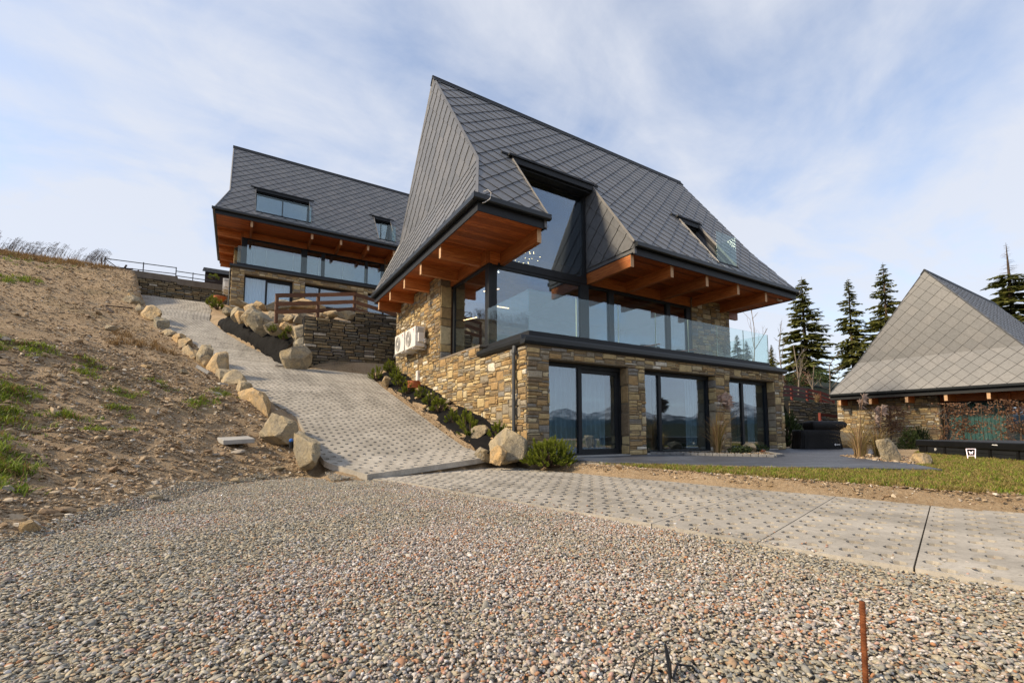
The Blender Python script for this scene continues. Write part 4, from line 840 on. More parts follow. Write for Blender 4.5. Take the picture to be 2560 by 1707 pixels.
for i, (x, y, z, sx, sy, sz, rz, tl_) in enumerate(LB):
    boulder(x-.02, y, z-.14, sx*.9, sy*1.36, sz*1.02, rz, 31+i*7, 'sandstone boulder edging the left side of the ramp, %s from its foot' % ORD[i], 'boulders along the left edge of the ramp', (tl_, 0))
GB = [(-3.6,11.05,2.95,1.15,.55,1.2),(-3.3,11.75,3.7,.8,.7,.85),(-3.35,12.0,4.3,.85,.8,.8),(-4.42,12.8,4.7,.75,.6,.6),(-3.83,12.7,4.75,.95,.6,.5),(-3.71,13.3,5.25,.65,.6,.52),(-3.32,12.9,5.15,.62,.6,.5),(-5.12,14.2,5.15,.8,.7,.95),(-4.74,13.6,4.75,1.15,.8,1.1),(-5.51,15.1,5.5,.45,.6,.65),(-5.65,15.7,5.65,.7,.7,.75),(-5.2,14.9,5.9,.5,.6,.5),(-4.84,15.2,6.15,.55,.6,.5),(-4.08,15.4,6.27,1.35,.7,.55),(-2.92,15.8,6.55,1.3,.8,.72),(-2.4,15.9,6.6,1.,.7,.4),(-2.25,11.55,5.38,.66,.5,.33),(-1.68,11.55,5.36,.9,.55,.4),(-5.64,17.2,6.7,.75,.7,.35),(-6.15,17.2,6.2,.5,.6,.42)]
GL = ['large wedge-shaped boulder leaning at the foot of the gabion wall', 'grey boulder tucked behind the wedge-shaped one by the gabion', 'blocky grey boulder against the upper left end of the gabion', 'square tan boulder above the black fabric, behind a small pine', 'low tan boulder between two small pines above the fabric', 'rounded pale boulder below the first fence post', 'small ochre boulder at the gabion\'s top left corner', 'tall pale boulder leaning left of the wooden fence', 'biggest rough boulder directly left of the first fence post', 'narrow upright boulder second from the left of the pile', 'ochre boulder at the left end of the pile, beside the uphill house', 'rounded boulder peeping over the left of the pile', 'pointed grey boulder under the uphill house\'s left door', 'long ochre boulder behind the first fence bay', 'grey boulder rising behind the second fence post', 'low grey boulder seen between the fence rails', 'left one of two pale stones lying on the gabion', 'right one of two pale stones lying on the gabion', 'flat stone at the uphill house\'s corner above the pile', 'flat grey slab beside the ramp left of the boulder pile']
for i, (x, y, z, sx, sy, sz) in enumerate(GB): boulder(x, y, z, sx*1.12, sy*1.1, sz*1.12, .35*math.sin(i*2.3), 211+i*5, GL[i], 'boulders piled below the uphill house', (.12*math.sin(i), .12*math.cos(i*1.7)))
SBs = [(-.42,.1,-.05,.85,.9,.84,'big round-topped boulder at the front house\'s corner below the downspout'),(-.80,-.14,-.05,.36,.42,.48,'upright grey boulder in front of the big corner boulder'),(-.85,.5,-.05,.36,.4,.36,'small tan boulder at the foot of the planting strip'),(-.45,1.3,.46,.46,.5,.40,'pale leaning boulder on black fabric below the wall'),(-.41,.86,.36,.24,.2,.14,'little stone on the fabric beside the big corner boulder'),(-.93,8.0,2.2,.36,.4,.5,'upright stone at the upper end of the planting strip'),(-.59,5.5,1.6,.24,.24,.22,'stone on the strip just below the orange coil'),(-.75,4.45,1.26,.14,.16,.18,'left one of two small stones at the strip\'s edge'),(-.71,4.2,1.2,.16,.16,.16,'right one of two small stones at the strip\'s edge'),(-.16,4.1,1.4,.24,.3,.2,'stone lying against the house wall mid-strip'),(-.23,3.4,1.18,.2,.26,.18,'stone against the wall above the lower pines'),(-.34,6.1,1.9,.3,.34,.22,'flat stone leaning on the orange coil'),(-.22,5.3,1.72,.3,.3,.14,'flat slab against the wall below the orange coil')]
for i, (x, y, z, sx, sy, sz, lb) in enumerate(SBs): boulder(x, y, z, sx, sy, sz, i*.7, 401+i*3, lb, 'stones in the planting strip')
boulder(6.25, -4.4, -.06, .62, .42, .68, .35, 511, 'big upright pale rock on the patio edge by the plumes', 'rocks beside the patio'); boulder(6.2, -4.95, -.06, .55, .35, .30, .5, 512, 'smaller slanted rock right of the big patio rock', 'rocks beside the patio')
boulder(6.85, -.95, -.02, .52, .45, .42, .3, 513, 'rounded pale rock in the planting bed before the third door', 'rocks beside the patio')
for i, (x, y, sx, sy, sz, lb) in enumerate(((11.95, .10, .85, .7, .70, 'slanted grey rock right beside the front house\'s far corner'), (12.65, -.05, .8, .6, .85, 'leaning tan rock between the house corner and covered grill'), (13.6, .5, 1.0, .8, 1.0, 'round rock behind the covered grill'), (15.4, .2, 1.0, .8, .9, 'ochre rock just right of the covered grill'))): boulder(x, y, -.1, sx, sy, sz, i*1.1, 520+i*3, lb, 'rocks between the houses', (.2, 0))
for i, (x, y, sx, sz, lb) in enumerate(((-7.0, -3.3, .16, .12, 'white cobble at the left border of the gravel'), (-6.35, -1.7, .17, .11, 'pale lumpy cobble at the foot of the hillside'), (-6.5, -2.35, .15, .07, 'brown flat cobble half sunk at the gravel\'s edge'), (-5.55, .15, .16, .10, 'cream cobble on the gravel near the ramp\'s boulders'), (-4.9, 1.0, .3, .1, 'flat ochre stone leaning on the second ramp boulder'), (-6.9, 7.0, .4, .22, 'rough tan stone lying left of the ramp boulders'), (-7.6, 6.3, .3, .2, 'squarish stone alone in the middle of the hillside'), (-9.6, 13.2, .5, .3, 'pale stone near the dry brush on the hillside'))):
    boulder(x, y, float(ground(x, y))-.02, sx, sx*.8, sz, i, 601+i, lb, 'loose stones on the hillside', name='stone')

# ------------------------------------------------------------------ gabion, walls, fences
gab = empty('gabion_wall', (-3.35, 11.35, 2.8), 'tall brown gabion stone wall left of the front house', 'wall')
gm = MB(); gm.box(0, .06, 0, 1.95, .9, 2.50); gm.box(1.95, .06, 0, 4.3, .9, 2.98); gm.build('core', 'dark', gab)
P = Pieces(); stones(P, (0, .06, 0), 0, pack(4.3, 2.98, lambda u, v: v < (2.5 if u < 1.95 else 2.98), 71, cw=.07, ch=.062, big=.2), 'stone_gabion', 72, (.02, .08), .14, .016); P.flush('stone', gab, (-3.35, 11.35, 2.8), 'stone_gabion', 300)
wm = MB()
for i in range(44): wm.bar((i*.1, -.035, 0), (i*.1, -.035, 2.5 if i*.1 < 1.95 else 2.98), .0035)
for i in range(30): wm.bar((0 if i*.1 < 2.5 else 1.95, -.035, i*.1), (4.3, -.035, i*.1), .0035)
tag(wm.build('wire_mesh', 'wire', gab), kind='stuff')
rw = empty('retaining_wall', (-14.2, 32.5, 10.1), 'long low stone retaining wall across the top of the ramp', 'wall')
rm = MB(); rm.box(0, .08, 0, 9.6, .5, 1.5); rm.build('core', 'dark', rw); rm = MB(); rm.box(0, .0, 1.5, 4.5, .5, 1.95); rm.box(4.5, 0, 1.34, 8.4, .5, 1.80); rm.build('coping', 'concrete_wall', rw)
P = Pieces(); stones(P, (0, .08, 0), 0, pack(8.4, 1.5, lambda u, v: v < (1.5 if u < 4.5 else 1.34), 81, cw=.08, ch=.07, big=.2), 'stone_gabion', 82, (.02, .08), .14, .018); P.flush('stone', rw, (-14.2, 32.5, 10.1), 'stone_gabion', 240)
B(7.7, -.012, 1.5, 7.95, -.002, 1.66).build('plaque', 'white_paint', rw)
ro = boulder(-12.9, 31.6, 10.2, .9, .7, 1.7, .4, 91, 'dark upright rock at the left end of the upper retaining wall', None)
FB = [(-5.45, 6.0, 1.58, .5, 1.0, .55), (-5.95, 8.05, 2.18, .5, .9, .6), (-6.42, 9.9, 2.70, .5, 1.0, .65), (-6.9, 11.7, 3.2, .45, .9, .6), (-7.4, 13.45, 3.85, .5, .9, .6), (-9.6, 19.1, 6.15, .5, .9, .6), (-10.6, 22.3, 7.5, .5, 1.0, .6)]
for i, (x, y, z, sx, sy, sz) in enumerate(FB): boulder(x, y, z-.06, sx, sy, sz, .3*math.sin(i*2.1), 631+i*3, 'lower filler stone in the left ramp edging, %s of the small ones from its foot' % ORD[i], 'filler stones along the left edge of the ramp', (.25, 0))
XB = [(-4.15, 13.95, 5.3, .9, .7, .7, 'angular tan boulder right of the biggest one below the fence'), (-3.15, 14.2, 5.6, .8, .7, .6, 'angular boulder under the first fence bay'), (-2.5, 13.3, 5.55, .8, .6, .5, 'angular boulder under the second fence post'), (-1.9, 14.1, 5.95, .9, .7, .55, 'angular grey boulder under the second fence bay'), (-4.95, 15.0, 5.7, .6, .6, .7, 'angular boulder in the back row left of the fence'), (-1.1, 13.7, 6.05, .9, .7, .5, 'angular boulder near the third fence post')]
for i, (x, y, z, sx, sy, sz, lb) in enumerate(XB): boulder(x, y, z, sx, sy, sz, i*.8, 671+i*5, lb, 'boulders piled below the uphill house', (.15, .2*math.sin(i)))
def rail_fence(name, pts, h, rails, m, label, pw=.07, rw_=.13, rt=.04, offs=-.06):
    o = empty(name, pts[0], label, 'fence'); p0 = Vector(pts[0])
    for p in pts: q = Vector(p)-p0; MB().tube([q-Vector((0, 0, .35)), q+Vector((0, 0, h))], pw, 10, random.random()).build('post', m, o)
    for a, b in zip(pts[:-1], pts[1:]):
        a_, b_ = Vector(a)-p0, Vector(b)-p0; d = (b_-a_).normalized(); nrm = Vector((d.y, -d.x, 0)).normalized()*abs(offs)
        for zr_ in rails: MB().bar(a_+nrm+Vector((0, 0, zr_))-d*.06, b_+nrm+Vector((0, 0, zr_))+d*.05, rt, rw_, random.random()).build('rail', m, o)
    return o
rail_fence('wooden_fence', [(-4.32, 12.35, 5.42), (-2.72, 12.45, 5.72), (-1.18, 12.5, 6.02), (.62, 12.3, 5.62), (2.4, 12.2, 5.4)], .88, (.10, .44, .80), 'wood_fence', 'brown wooden rail fence on the terrace above the gabion', .075, .165)
rail_fence('red_fence', [(27.5, 10.2, 3.0), (30.74, 10, 3.05), (33.05, 10, 2.95), (34.2, 9.6, 2.75), (35.4, 9.2, 2.4)], 1.0, (.30, .60, .92), 'wood_red', 'dark red rail fence on the slope between the houses', .10, .2, .05)
rail_fence('red_fence', [(27.0, 6.4, .9), (29.5, 6.2, .75)], .9, (.30, .80), 'wood_red', 'lower short red fence piece behind the covered grill', .09, .18, .05)
mf = empty('metal_fence', (-14.0, 33.5, 12.0), 'grey metal rail fence on top of the retaining wall', 'fence')
for x in (0, 2.15, 4.1): MB().bar((x, 0, -.2), (x, 0, 1.02), .06).build('post', 'metal', mf)
MB().bar((5.16, 0, -.2), (5.16, 0, .8), .05).build('post', 'metal', mf); MB().bar((-.18, 0, -.2), (-.18, 0, .9), .06).build('post', 'bark', mf)
for a, b in (((0, 0, .88), (4.1, 0, .98)), ((0, 0, .35), (4.1, 0, .5)), ((4.1, 0, .72), (6.6, 0, .72)), ((4.1, 0, .36), (6.6, 0, .36)), ((0, 0, .85), (.7, 0, .35))): MB().bar(a, b, .05, .05).build('rail', 'metal', mf)
for i, (a, b) in enumerate((((-13.3, 33.3, 12.2), (-12.4, 33.3, 12.35)), ((-12.9, 33.2, 12.2), (-12.75, 33.2, 12.55)), ((-12.3, 33.3, 12.05), (-12.05, 33.3, 12.3)))): tag(MB().bar(a, b, .09, .09).build('timber_offcut', 'wood_dark'), ('long dark timber lying behind the metal fence', 'short dark timber propped upright behind the metal fence', 'small timber stub right of the other fence timbers')[i], 'timber', 'timbers behind the metal fence')
sh = empty('shed', (-7.7, 44, 14.6), 'small dark wooden shed with tiled roof on the hilltop', 'shed')
B(-1., 0, 0, 1.4, 2.2, 1.6).build('wall', 'wood_dark', sh); MB().prism([(-1.2, -.3, 1.45), (1.6, -.3, 1.45), (1.6, 1.2, 2.25), (-1.2, 1.2, 2.25)][::-1], (0, 0, .06)).build('roof', 'slate', sh)
for k in range(6): MB().box(-1.2, -.28+k*.25, 1.53+k*.133, 1.6, -.22+k*.25, 1.56+k*.133).build('roof_batten', 'underlay', sh)
B(-8.2-.9, 43.5, 14.9, -6.1, 43.6, 15.2)
tag(B(-23.2, 33.8, 11.4, -19.3, 34.4, 12.55).build('brick_wall', 'wood_red'), 'reddish brown wall end at the far left on the hilltop', 'wall')

# ------------------------------------------------------------------ air conditioners
def ac(loc, rz, label, s=1.):
    o = empty('air_conditioner', loc, label, 'air conditioner', 'outdoor air conditioning units', rz)
    L_, D_, H_ = 1.08*s, .36*s, .70*s       # local: x along the wall, -y faces out
    B(0, -D_, 0, L_, 0, H_).build('case', 'plastic_white', o, bev=.02)
    cxx, czz, rr = .40*s, H_*.5, H_*.43
    gr = MB()
    for k in range(7): gr.disc((cxx, -D_-.004, czz), (0, -1, 0), rr*(.22+.12*k)-.006, rr*(.22+.12*k), .012, 28)
    for k in range(14): a = k*math.pi/7; gr.bar((cxx+rr*.2*math.cos(a), -D_-.010, czz+rr*.2*math.sin(a)), (cxx+rr*.95*math.cos(a), -D_-.010, czz+rr*.95*math.sin(a)), .008)
    B_ = MB().disc((cxx, -D_-.002, czz), (0, -1, 0), 0, rr*1.0, .002, 28).build('fan_recess', 'plastic_white', o)
    tag(gr.build('fan_grille', 'plastic_grey', o), kind='stuff'); MB().disc((cxx, -D_-.012, czz), (0, -1, 0), 0, rr*.2, .008, 16).build('fan_hub', 'plastic_white', o)
    MB().disc((L_*.84, -D_-.003, H_*.86), (0, -1, 0), .012, .036, .003, 14).build('logo_ring', 'red_mark', o); MB().box(L_*.80, -D_-.004, H_*.74, L_*.89, -D_-.001, H_*.765).build('logo_bar', 'blue_mark', o)
    B(L_+.001, -D_*.75, H_*.22, L_+.09, -D_*.18, H_*.66).build('service_cover', 'plastic_white', o, bev=.015); B(L_+.001, -D_*.82, H_*.74, L_+.035, -D_*.2, H_*.93).build('handle_recess', 'plastic_grey', o, bev=.008)
    pp = MB()
    for k in range(3): pp.tube([(L_+.05, -D_*.3, H_*(.24+.07*k)), (L_+.14, -D_*.2, H_*(.20+.07*k)), (L_+.13, .03, H_*(.18+.08*k))], .014, 6)
    tag(pp.build('pipes', 'plastic_white', o, smooth=True), kind='stuff')
    for x in (.12*s, L_-.2*s):
        MB().bar((x, -D_-.03, -.045), (x, .10, -.045), .045).build('bracket', 'plastic_white', o); MB().bar((x, .09, -.06), (x, .09, H_*.55), .045).build('bracket', 'plastic_white', o)
    return o
ac((-.12, 8.50, 3.52), -math.pi/2, 'left one of two white air conditioners on the front house\'s side wall'); ac((-.12, 7.28, 3.50), -math.pi/2, 'right one of two white air conditioners on the front house\'s side wall')
ac((-6.22, 24.9, 9.25), -math.pi/2, 'white air conditioner on the uphill house\'s side wall')

# ------------------------------------------------------------------ black landscape fabric
def loft(name, lo, hi, n, mrows, m, amp, bulge, seed, label, cat):
    def rs_(p):
        p = np.array(p, float); l = np.r_[0, np.cumsum(np.linalg.norm(np.diff(p, axis=0), axis=1))]; t = np.linspace(0, l[-1], n); return np.stack([np.interp(t, l, p[:, i]) for i in range(3)], 1)
    a, b = rs_(lo), rs_(hi); X = np.zeros((mrows, n)); Y = X.copy(); Z = X.copy()
    for j in range(mrows):
        t = j/(mrows-1); q = a*(1-t)+b*t
        for i in range(n):
            w_ = noise.fractal(Vector((q[i, 0]*3.1+seed, q[i, 1]*1.6, q[i, 2]*1.2)), 1., 2., 4)*amp; bb = bulge*math.sin(math.pi*min(1, t*1.05))*(.7+.6*noise.noise(Vector((q[i, 1]*.9, seed, 0))))
            X[j, i] = q[i, 0]-bb*.6+w_*.4; Y[j, i] = q[i, 1]-w_*.3-bb*.2; Z[j, i] = q[i, 2]+bb*.5+w_
    me, _ = gridmesh(name, X, Y, Z, m, True); return tag(lk(name, me), label, cat)
loft('landscape_fabric', [(-6.5, 18.3, 5.75), (-6.25, 17.2, 5.45), (-5.46, 15.4, 4.68), (-4.75, 13.9, 4.03), (-4.45, 12.8, 3.74), (-4.08, 11.95, 3.30)], [(-6.3, 18.2, 6.25), (-6.1, 17.4, 6.3), (-5.4, 16, 5.72), (-4.85, 14.4, 5.02), (-4.15, 13.0, 4.85), (-3.55, 12.3, 4.5)], 140, 26, 'fabric', .16, .24, 3., 'black landscape fabric draped over the bank beside the ramp', 'fabric')
loft('landscape_fabric', [(-.80, -.1, .02), (-.84, 1., .26), (-.84, 3, .80), (-.84, 6, 1.66), (-.84, 9, 2.52), (-.8, 10.2, 2.86)], [(-.02, .3, .50), (-.02, 1.5, .80), (-.02, 3, 1.19), (-.02, 6, 2.05), (-.02, 9, 2.90), (-.02, 10.2, 3.22)], 160, 14, 'fabric', .06, .05, 9., 'strip of black fabric between the ramp and the front house wall', 'fabric')

# ------------------------------------------------------------------ plants
def shoot(mb, p, d, ln, n, nl, w_, rs, r0):
    p = Vector(p); d = Vector(d).normalized(); u = d.orthogonal().normalized(); v = d.cross(u)
    for i in range(n):
        t = rs.uniform(0, 1); a = rs.uniform(0, 6.283); q = p+d*ln*t; e = (u*math.cos(a)+v*math.sin(a)); sp = (1.0-.55*t); k = (d*(.75+.5*t)+e*sp).normalized()*nl*rs.uniform(.8, 1.2); s_ = k.cross(e).normalized() if k.cross(e).length > 1e-4 else u
        if s_.length < .5: s_ = u
        s_ = (d.cross(e)).normalized()*w_*.5
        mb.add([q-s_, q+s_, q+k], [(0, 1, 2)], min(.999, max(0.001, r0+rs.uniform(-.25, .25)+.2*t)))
def pine_bush(w_, h, nsh, seed, nn_=34, nl=.05, nw=.009, sl=(.07, .13)):
    rs = random.Random(seed); fo = MB(); st = MB(); R_ = w_/2
    for i in range(nsh):
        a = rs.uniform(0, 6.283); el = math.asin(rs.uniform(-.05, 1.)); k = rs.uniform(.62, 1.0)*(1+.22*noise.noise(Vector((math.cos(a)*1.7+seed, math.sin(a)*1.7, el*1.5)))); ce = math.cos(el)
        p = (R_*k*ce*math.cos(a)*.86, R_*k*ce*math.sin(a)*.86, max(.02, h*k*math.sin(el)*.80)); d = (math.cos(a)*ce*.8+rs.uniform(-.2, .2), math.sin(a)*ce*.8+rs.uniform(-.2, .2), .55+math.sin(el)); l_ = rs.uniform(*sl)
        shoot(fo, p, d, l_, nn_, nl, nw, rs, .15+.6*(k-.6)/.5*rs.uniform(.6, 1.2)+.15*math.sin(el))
        if i % 3 == 0: st.tube([(0, 0, -.03), (p[0]*.5, p[1]*.5, p[2]*.35), p], [.016, .011, .006], 5, .3)
    return fo, st
def place_bush(fo, st, loc, label, group, m='needle', s=1., rz=0., cat='pine shrub'):
    o = empty('pine_shrub', loc, label, cat, group, rz); o.scale = (s, s, s)
    for nm, me in (('foliage', fo), ('stem', st)): lk(nm, me, o)
    return o
BV = []
for i in range(4):
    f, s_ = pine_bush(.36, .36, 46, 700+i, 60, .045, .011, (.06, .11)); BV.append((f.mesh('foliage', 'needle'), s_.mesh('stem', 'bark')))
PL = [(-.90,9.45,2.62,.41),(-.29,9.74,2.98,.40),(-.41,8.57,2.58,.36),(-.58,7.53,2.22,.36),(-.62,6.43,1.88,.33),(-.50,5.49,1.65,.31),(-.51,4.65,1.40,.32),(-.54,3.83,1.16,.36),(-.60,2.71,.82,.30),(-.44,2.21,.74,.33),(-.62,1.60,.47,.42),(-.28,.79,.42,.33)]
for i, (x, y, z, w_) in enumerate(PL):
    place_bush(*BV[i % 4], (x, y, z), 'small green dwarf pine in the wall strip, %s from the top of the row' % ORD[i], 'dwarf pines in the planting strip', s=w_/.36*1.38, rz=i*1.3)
for i, (x, y, z, w_, lb) in enumerate(((-4.42, 12.25, 4.66, .34, 'left dwarf pine in front of the boulder pile'), (-3.84, 12.15, 4.68, .33, 'right dwarf pine in front of the boulder pile'), (-4.05, 12.1, 4.38, .34, 'dwarf pine growing through the black fabric below the other two'), (-7.1, 26.5, 8.75, .8, 'upper dark bush beside the uphill house corner'), (-6.85, 24.8, 8.2, .75, 'lower green bush beside the uphill house corner'))):
    place_bush(*BV[i % 4], (x, y, z), lb, 'dwarf pines by the boulder pile', s=w_/.36, rz=i)
f, s_ = pine_bush(1.2, .66, 360, 750, 70, .05, .011, (.08, .13)); place_bush(f.mesh('foliage', 'needle'), s_.mesh('stem', 'bark'), (.12, -.70, -.10), 'wide round dwarf pine at the front house\'s corner by the first door', None)
f, s_ = pine_bush(1.5, 1.9, 330, 751, 50, .10, .022, (.14, .25)); fm, sm_ = f.mesh('foliage', 'needle_dark'), s_.mesh('stem', 'bark')
for i, (x, y, z, s, lb) in enumerate(((14.3, 1.9, .0, .9, 'dark tall pine shrub right of the front house'), (15.3, 1.3, .0, .55, 'lower dark pine shrub above the rocks by the grill'), (20.5, -.6, -.1, .55, 'dark pine shrub behind the covered grill\'s right side'), (16.2, -1.6, -.1, .5, 'pine shrub behind the big patio rock'))): place_bush(fm, sm_, (x, y, z), lb, 'dark pines between the houses', s=s, rz=i)
f, s_ = pine_bush(1.1, .5, 120, 752, 40, .06, .012); fm2 = f.mesh('foliage', 'lime'); place_bush(fm2, s_.mesh('stem', 'bark'), (-7.9, 42.8, 15.2), 'yellow-green round bush in front of the hilltop shed', None, cat='bush'); 
# leafy low shrubs and leaves
def leaf_blob(n, rx, ry, rz_, lw, m, seed, name='foliage', z0=0.):
    rs = random.Random(seed); mb = MB()
    for i in range(n):
        while True:
            p = Vector((rs.uniform(-1, 1), rs.uniform(-1, 1), rs.uniform(-1, 1)))
            if .25 < p.length < 1: break
        c = Vector((p.x*rx, p.y*ry, z0+(p.z*.5+.5)*rz_)); a = Vector((rs.gauss(0, 1), rs.gauss(0, 1), rs.gauss(0, 1))).normalized(); b = a.orthogonal().normalized(); q = a.cross(b); w_ = lw*rs.uniform(.6, 1.3)
        mb.add([c-b*w_*.5, c+q*w_*.3, c+b*w_*.6, c-q*w_*.3], [(0, 1, 2, 3)], rs.random())
    return mb.mesh(name, m)
def leafy(loc, n, dims, lw, m, seed, label, group, name='leafy_shrub'):
    o = empty(name, loc, label, 'shrub', group); lk('foliage', leaf_blob(n, *dims, lw, m, seed), o)
    st = MB(); rs = random.Random(seed)
    for k in range(5): st.tube([(0, 0, -.05), (rs.uniform(-.5, .5)*dims[0], rs.uniform(-.5, .5)*dims[1], dims[2]*.7)], .008, 5)
    st.build('stem', 'bark', o); return o
leafy((6.15, -1.15, 0), 420, (.42, .28, .24), .06, 'shrub', 801, 'low dark evergreen left of the rock in the planting bed', 'low shrubs in the planting bed'); leafy((7.25, -1.05, 0), 300, (.28, .25, .24), .06, 'shrub', 802, 'low dark evergreen right of the rock in the planting bed', 'low shrubs in the planting bed')
leafy((7.05, -1.25, 0), 40, (.1, .1, .10), .04, 'terracotta', 803, 'tiny orange-red flowering plant in the planting bed', None, 'flower')

# ornamental grasses
def miscanthus(loc, h, nb, npl, seed, label, lean=0., green=.3):
    o = empty('plume_grass', loc, label, 'grass', 'tall plume grasses around the patio'); rs = random.Random(seed); bl = MB(); gbm = MB(); pm = MB(); sm2 = MB()
    for i in range(nb):
        a = rs.uniform(0, 6.283); b = h*rs.uniform(.10, .55); hh_ = h*rs.uniform(.25, .75); w_ = rs.uniform(.006, .012); r0 = .10*rs.random(); dx_, dy_ = math.cos(a), math.sin(a); vs = []; fs = []
        for k in range(6):
            t = k/5; x = r0*dx_+dx_*b*t*t+lean*t*t*.3; y = r0*dy_+dy_*b*t*t; z = hh_*(t*1.35-.45*t**3); ww = w_*(1-t*.85); vs += [(x+dy_*ww, y-dx_*ww, z), (x-dy_*ww, y+dx_*ww, z)]
            if k: fs.append((2*k-2, 2*k-1, 2*k+1, 2*k))
        (gbm if rs.random() < green else bl).add(vs, fs, rs.random())
    bl.build('blade_mass', 'blade_straw', o)['kind'] = 'stuff'; gbm.build('green_blades', 'blade_lawn', o)['kind'] = 'stuff'
    for i in range(npl):
        a = rs.uniform(0, 6.283); hh_ = h*rs.uniform(.72, 1.0); tx, ty = lean+rs.uniform(-.15, .45)*h*.35, rs.uniform(-.2, .2)*h*.3
        pts = [(.06*math.cos(a)+tx*t*t, .06*math.sin(a)+ty*t*t, hh_*t) for t in (0, .3, .6, .85, 1)]; MB().tube(pts, [.006, .006, .005, .004, .003], 5).build('stalk', 'blade_straw', o)
        tip = Vector(pts[-1]); m_ = MB()
        for k in range(46):
            t = rs.random(); q = tip+Vector((0, 0, -.12+.16*t)); e = Vector((rs.uniform(.02, .30), rs.uniform(-.07, .07), rs.uniform(-.02, .10)-.16*rs.random()*(1-t))); s2 = Vector((0, .005, .004)); m_.add([q-s2, q+s2, q+e*.6+Vector((0, 0, .03))+s2*1.2, q+e], [(0, 1, 2), (0, 2, 3)], rs.random())
        m_.build('plume', 'plume', o)
    return o
miscanthus((5.68, -.80, 0), 1.72, 210, 9, 901, 'tall dry plume grass in the bed before the second and third doors', .3); miscanthus((6.95, -3.6, 0), 1.5, 120, 2, 902, 'tall thin plume grass left of the big patio rock', .05); miscanthus((7.55, -3.75, 0), 1.15, 150, 3, 903, 'arching plume grass right behind the big patio rock', .0, .5)
miscanthus((8.7, -3.0, 0), 1.0, 90, 0, 904, 'short arching grass clump near the hot tub\'s left end', .2, .6)
miscanthus((31.5, 8.6, 2.6), 1.3, 140, 0, 905, 'straw-coloured grass clump beneath the red fence', 0., .1)

# spruces and bare trees
def spruce(h, seed, dens=1., dead=0.):
    rs = random.Random(seed); fo = MB(); tk = MB(); tk.tube([(0, 0, -.5), (.04*rs.uniform(-1, 1), 0, h*.4), (.05*rs.uniform(-1, 1), .05*rs.uniform(-1, 1), h*.8), (0, 0, h)], [h*.016, h*.012, h*.006, .01], 7)
    z = h*.10
    while z < h*.985:
        t = z/h; ln0 = h*.235*(1-t)**.78*(.35+.65*min(1, t/.25))+.10; nb = rs.randint(4, 6); gone = t > 1-dead
        for b in range(nb):
            if rs.random() > dens: continue
            a = rs.uniform(0, 6.283); ln = ln0*rs.uniform(.62, 1.18); up = .42*t-.20+rs.uniform(-.1, .1); rb = rs.random()*.6+.2; dx_, dy_ = math.cos(a), math.sin(a); pts = []
            for k in range(6): q = k/5; pts.append(Vector((dx_*ln*q, dy_*ln*q, z+ln*(up*q-.42*q*q+.22*q**3))))
            tk.tube(pts[:4], [.022*(1-t)+.008, .014, .010, .006], 3)
            if gone: continue
            for k in range(int(14+ln*14)):
                q = rs.uniform(.12, 1.); f_ = q*5; i0 = min(4, int(f_)); c = pts[i0].lerp(pts[i0+1], f_-i0); sd_ = rs.choice((-1, 1)); l2 = ln*rs.uniform(.20, .42)*(1.15-q*.7)+.16
                e = Vector((dx_*.75-dy_*sd_*.9, dy_*.75+dx_*sd_*.9, rs.uniform(-.75, -.05))).normalized()*l2; w_ = Vector((-e.y, e.x, rs.uniform(-.3, .3)*l2)).normalized()*l2*.24
                fo.add([c, c+e*.5+w_, c+e, c+e*.55-w_+Vector((0, 0, -.05*l2))], [(0, 1, 2, 3)], min(.99, max(.01, rb+rs.uniform(-.3, .3))))
        z += (.23+.05*(1-t))*rs.uniform(.8, 1.2)*h/13
    return fo.mesh('crown', 'spruce'), tk.mesh('trunk', 'bark')
SPV = [spruce(14, 1001, .9), spruce(14, 1002, .78), spruce(14, 1003, .7), spruce(14, 1004, .85, .30)]
SPT = [(53.4,19.7,5.2,14.4,0,'full spruce standing just right of the front house\'s eaves'),(66.25,19.9,7.2,14.6,1,'thinner spruce between the front house and the right house'),(67.8,16.4,9.5,13.7,2,'spruce right behind the slope of the right house roof'),(103.3,11.6,14,18,3,'spruce with bare dead top above the right house'),(54.7,24.5,8.4,3.7,0,'little spruce beside the balcony\'s right end'),(46.,23.8,8.2,4.1,1,'spruce seen through the glass of the balcony, left one'),(49.8,25.,8.6,3.6,2,'spruce seen through the glass of the balcony, right one'),(118.7,22.,15,14,0,'spruce peeping low behind the right house\'s ridge')]
def put_spruce(x, y, z, h, v, lb, grp, rz):
    o = empty('spruce_tree', (x, y, z), lb, 'tree', grp, rz); k = h/14; o.scale = (k*(1.12+.2*math.sin(x*3.3)), k*(1.12+.2*math.sin(x*3.3)), k); lk('crown', SPV[v][0], o); lk('trunk', SPV[v][1], o)
for i, (x, y, z, h, v, lb) in enumerate(SPT): put_spruce(x, y, z, h, v, lb, 'spruces behind the houses', i*1.1)
SWT = [(13.2, -27.6, 12.5, 'left spruce mirrored in the glass behind the balcony corner'), (15.0, -27.2, 13.5, 'middle spruce mirrored in the glass behind the balcony corner'), (16.6, -29.5, 15., 'right spruce mirrored in the glass behind the balcony corner')]
for i, (x, y, h, lb) in enumerate(SWT): put_spruce(x, y, float(ground(x, y))-.3, h, i % 3, lb, 'spruces mirrored in the glass', i)
